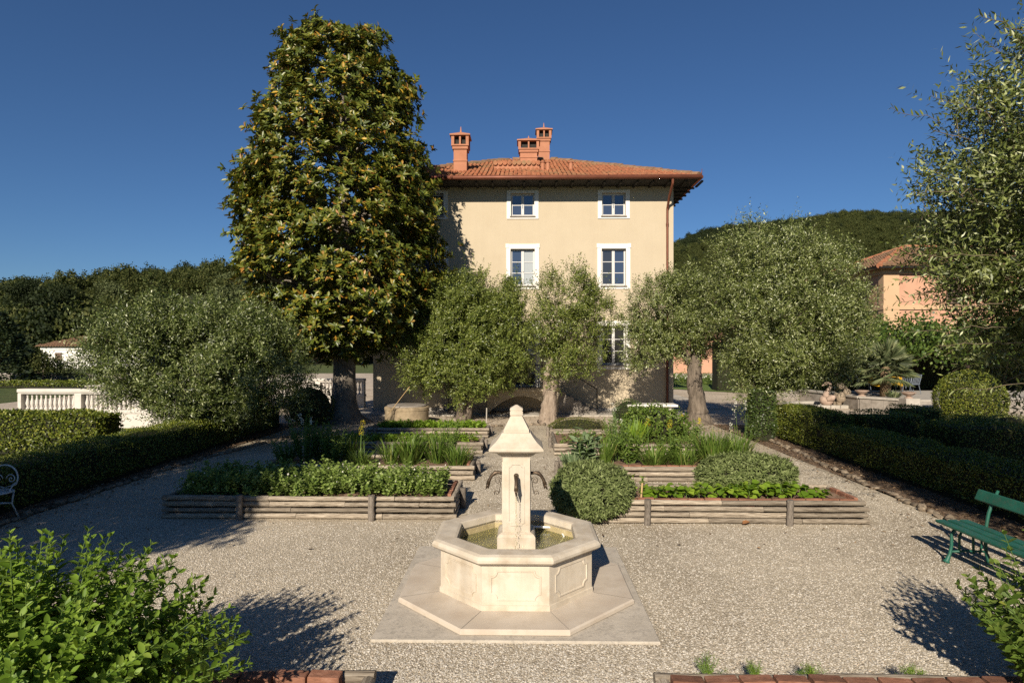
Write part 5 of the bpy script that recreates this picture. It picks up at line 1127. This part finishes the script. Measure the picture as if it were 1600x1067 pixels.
# foreground mint bush and right-hand shrub: the largest leaves in view are pieces of their own
def stem_bush(name,label,c,rad,zb,nst,k,L,W,mat,seed,catg,npieces,bias=(0,0)):
    r=np.random.default_rng(seed); random.seed(seed); t=thing(name,(c[0],c[1],zb),label,catg)
    th=r.uniform(0,6.28,nst); q=r.uniform(0,1,nst)**.5; ph=q
    tip=np.stack([c[0]+rad[0]*ph*np.cos(th)+bias[0]*ph,c[1]+rad[1]*ph*np.sin(th),zb+rad[2]*np.sqrt(np.clip(1-ph**2*.86,0,1))*r.uniform(.72,1.08,nst)],1)
    base=np.stack([c[0]+rad[0]*.35*ph*np.cos(th),c[1]+rad[1]*.35*ph*np.sin(th),np.full(nst,zb)],1)
    sm=MB(); PP=[];DD=[];NN=[];LL=[]
    for i in range(nst):
        a,b=base[i],tip[i]; mid=(a+b)/2+np.array([(a[0]-b[0])*.12,(a[1]-b[1])*.12,.08]); pts=[a+(mid-a)*u*2 if u<.5 else mid+(b-mid)*(u*2-1) for u in np.linspace(0,1,7)]
        sm.tube(pts,list(np.linspace(.006,.0022,7)),4,cap=False)
        for j in range(k):
            u=.22+.78*(j+.5)/k; p=pts[min(int(u*6),5)]; p=p+(pts[min(int(u*6)+1,6)]-p)*(u*6-int(u*6)); ax=nrm((b-a)[None])[0]
            s1=nrm(np.cross(ax,[.3,.9,.1])[None])[0]; s2=np.cross(ax,s1); an=j*pi/2+i; 
            for sg in (1,-1):
                rg=(s1*cos(an)+s2*sin(an))*sg; d=rg*.8+ax*(.35+.5*(u>.9))+r.normal(size=3)*.18; PP.append(p); DD.append(d); NN.append(ax*.9-rg*.3+r.normal(size=3)*.25); LL.append((1.05-.45*max(0,(u-.75)/.25))*r.uniform(.75,1.2))
    sm.build('stems',M['stem'],t,smooth=True)
    PP=np.array(PP);DD=nrm(np.array(DD));NN=nrm(np.array(NN));LL=np.array(LL)
    px,py,d=pix(PP); vis_=(px>0)&(px<1600)&(py<1067); out=((PP-np.array([c[0],c[1],zb+rad[2]*.3]))/np.array(rad)); score=np.where(vis_,np.linalg.norm(out,axis=1)-d*.25+LL*.3,-99); top=np.argsort(-score)[:npieces]
    keep=np.ones(len(PP),bool); keep[top]=False
    fol('foliage',leaves(PP[keep],DD[keep],NN[keep],L*LL[keep],W*LL[keep],'hex',.14),M[mat],t,'stuff')
    # serrated single leaf
    prof_=[(0,0),(.1,.30),(.22,.40),(.26,.44),(.38,.47),(.43,.50),(.55,.45),(.60,.46),(.72,.34),(.77,.33),(.88,.17),(1,0)]; V=[(x,0,-.05*x*x) for x,_ in prof_]; nP=len(prof_); rt=W/L
    V+=[(x,y*rt,.10*y*rt*2-.05*x*x) for x,y in prof_]+[(x,-y*rt,.10*y*rt*2-.05*x*x) for x,y in prof_]
    Fs=[]
    for i in range(nP-1):
        Fs.append((i,i+1,nP+i+1,nP+i)); Fs.append((i+1,i,2*nP+i,2*nP+i+1))
    me=bpy.data.meshes.new('leaf'); me.from_pydata(V,[],Fs); me.materials.append(M[mat]); me.polygons.foreach_set('use_smooth',[True]*len(me.polygons))
    for i in top:
        X=Vector(DD[i]); Z=Vector(NN[i]); Y_=Z.cross(X).normalized(); Z=X.cross(Y_); ro=Matrix((X,Y_,Z)).transposed().to_euler(); link('leaf',me,t,PP[i],ro,(L*LL[i],)*3)
    return t
stem_bush('mint_bush','lush bright green mint bush filling the bottom left corner',(-2.95,3.55),(1.16,.95,1.24),.12,380,17,.075,.040,'mint',51,'bush',300,(.15,0))
stem_bush('leafy_shrub','leafy shrub at the bottom right corner in front of the bench',(3.66,4.05),(.78,.62,1.34),.10,110,15,.075,.042,'shrub',52,'shrub',260)
def fennel(label,px,py,h,seed):
    r=np.random.default_rng(seed); p=G(px,py,.12); t=thing('fennel_sprig',p,label,'herb','fennel sprigs'); n=26; b=np.array(p); D=nrm(np.array([0,0,1.])+r.normal(size=(n,3))*.45); L=h*r.uniform(.4,1,n)
    st=MB(); parts=[]
    for i in range(n): st.tube([b,b+D[i]*L[i]],[.003,.0012],3,cap=False)
    st.build('stems',M['stem'],t); P=np.repeat(b[None]+D*L[:,None]*.45,1,0); fol('foliage',shoots(P,D,h*.5,22,.03,.0035,'kite',.75,r),M['mint'],t,'stuff')
fennel('larger fennel sprig over the bottom right log',1105,1062,.20,1); fennel('fennel sprig in the middle of the bottom right bed edge',1180,1064,.16,2); fennel('faint fennel sprig right of the middle one',1268,1062,.14,3); fennel('rightmost thin fennel sprig on the bottom bed edge',1425,1062,.13,4)

# ---------------------------------------------------------------- furniture and garden objects
bn=thing('garden_bench',(5.3,6.5,0),'dark green painted bench with cast iron legs on the right gravel','bench')
def bench_end(y):
    X=lambda x,z:(5.01+x,y,z); mb=MB()
    mb.tube([X(-.045,0),X(-.03,.03),X(.0,.10),X(.02,.2),X(.02,.32),X(.05,.375),X(.12,.395)],[.045,.026,.018,.018,.018,.018,.018],8)
    mb.tube([X(.11,.12),X(.11,.30),X(.14,.36),X(.19,.375),X(.24,.36),X(.27,.30),X(.275,.10)],.014,8)
    mb.tube([X(.46,.0),X(.45,.03),X(.42,.12),X(.41,.30),X(.42,.42),X(.45,.58),X(.50,.72),X(.56,.84)],[.045,.026,.019,.018,.018,.019,.021,.015],8)
    mb.tube([X(.0,.125),X(.2,.135),X(.425,.125)],.013,8); mb.tube([X(.05,.39),X(.25,.385),X(.42,.40)],.016,8); mb.tube([X(.36,.37),X(.37,.20),X(.345,.10)],.012,8)
    mb.build('leg_frame',M['green_paint'],bn,smooth=True)
bench_end(7.22); bench_end(5.78)
for x0,x1 in ((.0,.115),(.145,.26),(.29,.40)): MB().box(4.99+x0,4.99+x1,5.55,7.45,.405,.44).build('seat_slat',M['green_paint'],bn,bevel=.012,seg=2)
MB().obox((5.495,6.5,.745),((1,0,-.42),(0,1,0),(.42,0,1)),.032,1.9,.135).build('backrest_slat',M['green_paint'],bn,bevel=.012,seg=2)
MB().obox((5.415,6.5,.56),((1,0,-.3),(0,1,0),(.3,0,1)),.028,.02,.02).build('backrest_bolt',M['green_paint'],bn)

ch=thing('iron_chair',(-7.58,8.55,0),'white wrought iron garden chair with scrolled back at the left edge','chair')
cx,cy=-7.58,8.55; C=lambda x,y,z:(cx+x,cy+y,z)
mb=MB()
for sx in (-1,1):
    mb.tube([C(sx*.20,-.20,.45),C(sx*.215,-.22,.40),C(sx*.19,-.20,.25),C(sx*.22,-.24,.10),C(sx*.30,-.30,.02),C(sx*.33,-.31,.012)],.011,6).build('leg',M['white_iron'],ch,smooth=True); mb=MB()
    mb.tube([C(sx*.17,.18,.45),C(sx*.15,.17,.25),C(sx*.20,.24,.02)],.011,6).build('leg',M['white_iron'],ch,smooth=True); mb=MB()
se=MB(); ringp=[C(.24*cos(a)*(1.05 if cos(a)>0 else 1.05),.22*sin(a),.45) for a in np.linspace(0,2*pi,29)]; se.tube(ringp,.012,6,cap=False)
for i in range(9):
    u=-.2+.05*i; v=.2*sqrt(max(0,1-(u/.25)**2)); se.tube([C(u,-v,.452),C(u,v,.452)],.007,5); se.tube([C(-v*1.15,u*.9,.446),C(v*1.15,u*.9,.446)],.007,5)
se.build('seat',M['white_iron'],ch,smooth=True)
bk=MB(); bk.tube([C(.24,.02,.455),C(.17,.12,.47),C(.13,.2,.50)]+[C(.21*cos(a)-.0,.20+.03*sin(a),.60+.20*sin(a)) for a in np.linspace(-.35,pi+.35,20)]+[C(-.13,.2,.50),C(-.17,.12,.47),C(-.24,.02,.455)],.011,6)
for s in (-1,1):
    sp=[C(s*(.10-.075*(1-i/24)*cos(i*.42)),.215,.60+.075*(1-i/24)*sin(i*.42)) for i in range(25)]; bk.tube(sp,.007,5); bk.tube([C(s*.18,.20,.55),C(s*.10,.21,.50),C(0,.21,.47)],.008,5)
bk.build('backrest',M['white_iron'],ch,smooth=True)
st=MB(); st.tube([C(-.19,-.2,.26),C(0,-.1,.31),C(.19,-.2,.26)],.009,5); st.tube([C(-.15,.17,.26),C(0,0,.31),C(.15,.17,.26)],.009,5); st.tube([C(.19,-.2,.26),C(.08,0,.29),C(.15,.17,.26)],.009,5); st.tube([C(-.19,-.2,.26),C(-.08,0,.29),C(-.15,.17,.26)],.009,5); st.build('stretcher',M['white_iron'],ch,smooth=True)

# balustrades
def balustrade(label,x0,x1,y,n_p,zb,seed):
    t=thing('balustrade',((x0+x1)/2,y,0),label,'balustrade')
    MB().box(x0,x1,y-.16,y+.16,-.08,zb).build('base_wall',M['balus'],t); MB().box(x0-.02,x1+.02,y-.19,y+.19,zb+.001,zb+.10).build('bottom_rail',M['balus'],t)
    MB().box(x0-.02,x1+.02,y-.17,y+.17,zb+.66,zb+.78).build('top_rail',M['balus'],t,bevel=.02); MB().box(x0,x1,y-.13,y+.13,zb+.62,zb+.659).build('rail_moulding',M['balus'],t)
    bm_=MB().lathe([(.055,0),(.055,.05),(.032,.075),(.030,.10),(.058,.17),(.062,.22),(.040,.32),(.026,.42),(.036,.45),(.030,.47),(.055,.49),(.055,.52)],(0,0,0),10).mesh('baluster',M['balus'],smooth='auto')
    xs=[x0+(x1-x0)*i/n_p for i in range(n_p+1)]
    for i,x in enumerate(xs): MB().box(max(x-.11,x0),min(x+.11,x1),y-.14,y+.14,zb+.101,zb+.619).build('pier',M['balus'],t)
    for a,b in zip(xs,xs[1:]):
        n=int((b-a-.30)/.145)
        for k in range(n): link('baluster',bm_,t,(a+.15+(b-a-.30)*(k+.5)/n,y,zb+.1),(0,0,U(0,1)))
xa=PY(33,600,19.6).x; balustrade('long pale stone balustrade behind the left olive tree',xa,xa+7.9,19.6,4,.42,1)
xb=PY(570,600,26).x; balustrade('far pale balustrade section glimpsed left of the magnolia trunk',xb-8,xb,26.0,4,.45,2)
wl=thing('pool_wall',(-13,23,0),'low dark stone parapet behind the balustrade','wall'); MB().obox((-13.3,23.6,.52),((1,.28,0),(-.28,1,0),(0,0,1)),6.5,.3,1.1).build('wall',M['greystone'],wl); MB().obox((-13.3,23.6,1.10),((1,.28,0),(-.28,1,0),(0,0,1)),6.6,.4,.05).build('coping',M['pale_stone'],wl)

# well with lid and two canes
q=gxz(633,20.3,0); wx=q[0]; we=thing('stone_well',(wx,20.6,0),'round low stone well with a flat lid behind the left beds','well')
MB().lathe([(.74,-.05),(.74,.44),(.755,.45),(.755,.53),(.70,.56)],(wx,20.6,0),28).build('wall',M['well_stone'],we,smooth='auto'); MB().lathe([(.66,.561),(.66,.60),(.62,.61)],(wx,20.6,0),24).build('lid',M['greystone'],we,smooth='auto')
a,b=PY(606,648,19.72),PY(640,604,19.72); tag(MB().tube([a,b],.010,6).build('cane',M['bamboo']),'long thin cane leaning against the well','cane')
a,b=PY(607,663,19.70),PY(616,636,19.82); tag(MB().tube([(a.x,a.y,0),b],.013,6).build('short_stick',M['twig']),'short dark stick leaning on the well front','stick')
q=gxz(760,20.4,0); tag(MB().tube([q,(q[0]+.01,q[1],.52)],.020,8).build('metal_stake',M['pale_stone']),'thin upright metal stake at the end of the path','stake')
# white stone table
xa,xb=gxz(978,19.4,0)[0],gxz(1056,19.4,0)[0]; tb=thing('stone_table',((xa+xb)/2,19.4,0),'white stone slab table behind the big leafy bush','table')
MB().box(xa,xb,19.1,19.72,.68,.75).build('table_top',M['white_trim'],tb,bevel=.01)
for x in (xa+.25,xb-.25): MB().box(x-.07,x+.07,19.2,19.62,-.02,.679).build('leg',M['pale_stone'],tb)
# two dry leaves on the gravel by the right bed
lf=np_mesh('dry_leaf',*leaves(np.zeros((1,3)),np.array([[1.,0,0]]),np.array([[0,0,1.]]),1,.55,'hex',.25),M['dryleaf'])
for (px,py),lb in (((998,818),'curled rusty leaf lying under the sage bush'),((1160,822),'curled rusty leaf on the gravel before the right bed')):
    p=G(px,py); tag(link('dry_leaf',lf,None,(p.x,p.y,.03),(.25,-.15,U(0,3)),(.15,)*3),lb,'leaf')

# ---------------------------------------------------------------- palm terrace on the right
TZ=.52
tp=[PY(1252,620,29.5),PY(1300,620,27.3),PY(1345,620,25.2),PY(1422,620,23.7)]; poly=[(p.x,p.y) for p in tp]
fine=[]
for a,b in zip(poly,poly[1:]): fine+=[(a[0]+(b[0]-a[0])*u/4,a[1]+(b[1]-a[1])*u/4) for u in range(4)]
fine.append(poly[-1]); xe=poly[-1][0]
te=MB().prism(fine+[(xe+8,poly[-1][1]+1.4),(xe+14,29.55),(xe+6,36)][:2]+[(xe-3,29.55)],-.05,TZ-.06).build('terrace',M['greystone']); te['kind']='structure'
cp=thing('terrace_wall',(poly[2][0],poly[2][1],0),'curved grey stone retaining wall with pale coping around the palm','wall')
for i,(a,b) in enumerate(zip(fine,fine[1:])):
    a3,b3=Vector((*a,0)),Vector((*b,0)); d=(b3-a3).normalized(); nrm_=Vector((d.y,-d.x,0)); L=(b3-a3).length
    MB().obox((a3+b3)/2+nrm_*.05+Vector((0,0,TZ/2-.03)),(d,nrm_,(0,0,1)),L-.008,.12,TZ-.06).build('wall_stone',M['greystone'],cp)
    MB().obox((a3+b3)/2-nrm_*.06+Vector((0,0,TZ+.001)),(d,nrm_,(0,0,1)),L-.006,.44,.075).build('coping_stone',M['pale_stone'],cp)
MB().box(xe-.32,xe+.22,poly[-1][1]-.28,poly[-1][1]+.26,-.05,TZ+.08).build('end_pier',M['pale_stone'],cp,bevel=.01)
sp=thing('stone_steps',(xe+1.2,23.3,0),'pale stone steps up to the palm terrace','steps')
for k in range(3): MB().box(xe+.25,xe+2.6,23.15+k*.36,23.9+k*.4+1.2,-.05+k*.001,.175*(k+1)).build('step',M['pale_stone'],sp,bevel=.01)
MB().box(xe+.3,xe+9,24.9,29.5,TZ-.058,TZ-.02).build('terrace_paving',M['pale_stone'])['kind']='structure'
# urns on the wall
def urn(label,p,sc_):
    t=thing('stone_urn',p,label,'urn','urns on the terrace wall')
    MB().lathe([(.15,0),(.15,.03),(.08,.05),(.075,.08),(.14,.11),(.20,.15),(.23,.20),(.26,.205),(.26,.235),(.21,.24)],(p[0],p[1],p[2]),18).build('bowl',M['rose_stone'],t,smooth='auto')
    MB().lathe([(.20,.241),(.18,.25)],(p[0],p[1],p[2]),14).build('soil',M['soil'],t)
urn('stone urn on the end pier beside the terrace steps',(xe-.05,poly[-1][1],TZ+.08),1); a=fine[8]; urn('low stone urn on the wall left of the palm',(a[0]+.1,a[1]+.1,TZ+.04),1); a=fine[5]; urn('stone urn farthest left on the terrace wall',(a[0]+.3,a[1]+.4,TZ+.04),1)
# swan and rock figure at the small pond
q=G(1292,637); sw=thing('swan_statue',(q.x,q.y,0),'rosy stone swan statue with curved neck by the round pond','statue')
x,y=q.x,q.y; b=bmesh.new(); bmesh.ops.create_icosphere(b,subdivisions=3,radius=1)
for v in b.verts: c=v.co.copy(); v.co=Vector((x+.30*c.x*(1+.2*c.z),y+.26*c.y,.30+.26*c.z+.10*max(0,c.x)**2))
me=bpy.data.meshes.new('body'); b.to_mesh(me); b.free(); me.materials.append(M['rose_stone']); me.polygons.foreach_set('use_smooth',[True]*len(me.polygons)); link('body',me,sw)
MB().tube([(x-.05,y-.05,.40),(x-.08,y-.08,.58),(x-.0,y-.08,.74),(x+.10,y-.08,.84),(x+.12,y-.08,.96),(x+.04,y-.08,1.05),(x-.08,y-.08,1.05),(x-.16,y-.08,.98)],[.16,.12,.085,.075,.07,.075,.085,.05],10).build('neck',M['rose_stone'],sw,smooth=True)
MB().tube([(x-.14,y-.08,.99),(x-.26,y-.08,.93)],[.045,.012],8).build('beak',M['rose_stone'],sw,smooth=True)
for s in (-1,1): MB().tube([(x-.1,y+s*.2,.36),(x+.1,y+s*.26,.44),(x+.32,y+s*.18,.52)],[.10,.13,.02],8).build('wing',M['rose_stone'],sw,smooth=True)
rk=thing('rockwork',(x+.7,y+.1,0),'dark mossy rockwork beside the swan statue','rock')
random.seed(3)
for i in range(9): link('stone',STN[i%7],rk,(x+.62+U(-.22,.3),y+.15+U(-.2,.2),.12+.10*i),(U(0,3),U(0,3),U(0,3)),(U(.35,.6)*(1-.04*i),U(.35,.5),U(.25,.4)))
pd=MB(); n=26; ring=[(x+.25+1.55*cos(a_),y+.9+1.0*sin(a_)) for a_ in np.linspace(0,2*pi,n+1)[:-1]]
pn=thing('pond_rim',(x+.25,y+.9,0),'pale curved rim stones of the small pond around the swan','pond')
for i in range(n):
    a_,b_=Vector((*ring[i],.05)),Vector((*ring[(i+1)%n],.05)); d=(b_-a_).normalized(); MB().obox((a_+b_)/2,(d,(-d.y,d.x,0),(0,0,1)),(b_-a_).length-.01,.28,.14).build('rim_stone',M['pale_stone'],pn)
MB().prism([(x+.25+1.42*cos(a_),y+.9+.87*sin(a_)) for a_ in np.linspace(0,2*pi,25)[:-1]],-.03,.04).build('pond_water',M['pane_dark'],pn)
# palm
q=PY(1383,600,25.9); px0,py0=q.x,25.9; pl=thing('fan_palm',(px0,py0,TZ-.06),'bushy grey-green fan palm on the stone terrace','palm tree')
MB().tube([(px0,py0,TZ-.06),(px0+.03,py0,1.0),(px0,py0,1.75)],[.19,.21,.16],12,jitter=.1).build('trunk',M['straw'],pl,smooth=True)
FR=[]
for s in range(3):
    r=np.random.default_rng(200+s); nb=30; an=np.linspace(-1.75,1.75,nb)+r.normal(size=nb)*.04; L=.62*(1-.18*np.abs(an)/1.75)*r.uniform(.9,1.08,nb)
    D=np.stack([np.cos(an),np.sin(an),-.05-.22*np.abs(an)],1); B=np.tile([[.55,0,0]],(nb,1)); V,F=leaves(B,nrm(D),np.tile([[0,0,1.]],(nb,1)),L,.028,'hex',.3)
    pet=MB().tube([(0,0,0),(.3,0,.03),(.56,0,0)],[.014,.010,.006],4); n0=len(V); me=bpy.data.meshes.new('frond'); me.from_pydata([tuple(v) for v in V]+pet.v,[],[tuple(int(i) for i in f) for f in F]+[tuple(i+n0 for i in f) for f in pet.f]); me.materials.append(M['palm']); FR.append(me)
random.seed(12)
for i in range(46):
    el=radians(86-i*2.5+U(-7,7)); az=i*2.4; link('frond',FR[i%3],pl,(px0+cos(az)*.06,py0+sin(az)*.06,1.78-.006*i),(U(-.25,.25),-el,az),(U(.92,1.15),)*3)
q=PY(1395,612,24.9); clump('yucca','small spiky plant at the foot of the palm',(q.x,24.9,TZ),.42,.5,44,.05,'palm',71)
# chairs and table on the terrace
def chair_proto(p,rz,label):
    t=thing('terrace_chair',p,label,'chair','grey chairs on the palm terrace'); o=Vector(p)
    def put(mb,nm): return mb.build(nm,M['chair_grey'],t,loc=o,smooth='auto')
    for sx in (-1,1):
        put(MB().tube([(sx*.20,-.20,.43),(sx*.24,-.26,0)],.013,6),'leg'); put(MB().tube([(sx*.18,.20,.43),(sx*.22,.28,0)],.013,6),'leg')
    put(MB().obox((0,0,.445),((1,0,0),(0,1,0),(0,0,1)),.46,.44,.03),'seat')
    for k in range(6): put(MB().tube([(-.19+k*.076,.20,.45),(-.19+k*.076,.26,.66),(-.17+k*.068,.33,.85)],.015,5),'back_slat')
    put(MB().tube([(-.21,.20,.45),(-.215,.26,.66),(-.19,.335,.86),(.19,.335,.86),(.215,.26,.66),(.21,.20,.45)],.016,6),'back_frame')
    t.rotation_euler=(0,0,rz); return t
def tpos(px,Y): q=PY(px,600,Y); return (q.x,Y,TZ-.02)
c1=chair_proto(tpos(1350,27.4),radians(70),'grey metal chair left of the yellow-clothed table')
for px,Y,rz,lb in ((1412,28.2,-60,'grey metal chair behind, right of the palm'),(1424,27.2,-85,'grey metal chair in front, right of the palm')):
    c=copy_tree(c1); c.location=tpos(px,Y); c.rotation_euler=(0,0,radians(rz)); c['label']=lb
q=tpos(1383,27.9); tt=thing('terrace_table',q,'round table with a yellow cloth behind the palm','table')
MB().lathe([(.62,.70),(.62,.735)],q,20).build('table_top',M['greystone'],tt,smooth='auto'); MB().tube([(q[0],q[1],q[2]),(q[0],q[1],q[2]+.7)],.05,8).build('pedestal',M['iron'],tt)
v=[];f=[];nq=28
for i in range(nq):
    a_=2*pi*i/nq; rr=.635+.02*sin(a_*7); 
    for z,k_ in ((.74,.35),(.738,.99),(.70,1.0),(.36+.04*sin(a_*3),1.05)): v.append((q[0]+rr*k_*cos(a_),q[1]+rr*k_*sin(a_),q[2]+z))
for i in range(nq):
    j=(i+1)%nq
    for l in range(3): f.append((i*4+l,j*4+l,j*4+l+1,i*4+l+1))
MB().add(v,f).build('tablecloth',M['yellow'],tt,smooth=True)
# lawn flowers: white-flowered border at the back of the lawn
r=np.random.default_rng(140); n=900; P=np.stack([r.uniform(9.6,20,n),r.uniform(42,45.5,n),r.uniform(.02,.5,n)],1)
bd=thing('flower_border',(15,44,0),'flower border with pale blooms at the back of the lawn','flower border'); fol('foliage',shoots(P,nrm(np.array([0,0,1.])+r.normal(size=(n,3))*.5),.35,10,.12,.06,'kite',.7,r),M['shrub'],bd,'stuff')
n=240; P=np.stack([r.uniform(10,20,n),r.uniform(41.8,44,n),r.uniform(.3,.75,n)],1); fol('blooms',leaf_cloud(P,np.tile([[0,-.4,.9]],(n,1)),.13,.11,r),M['wflower'],bd,'stuff')
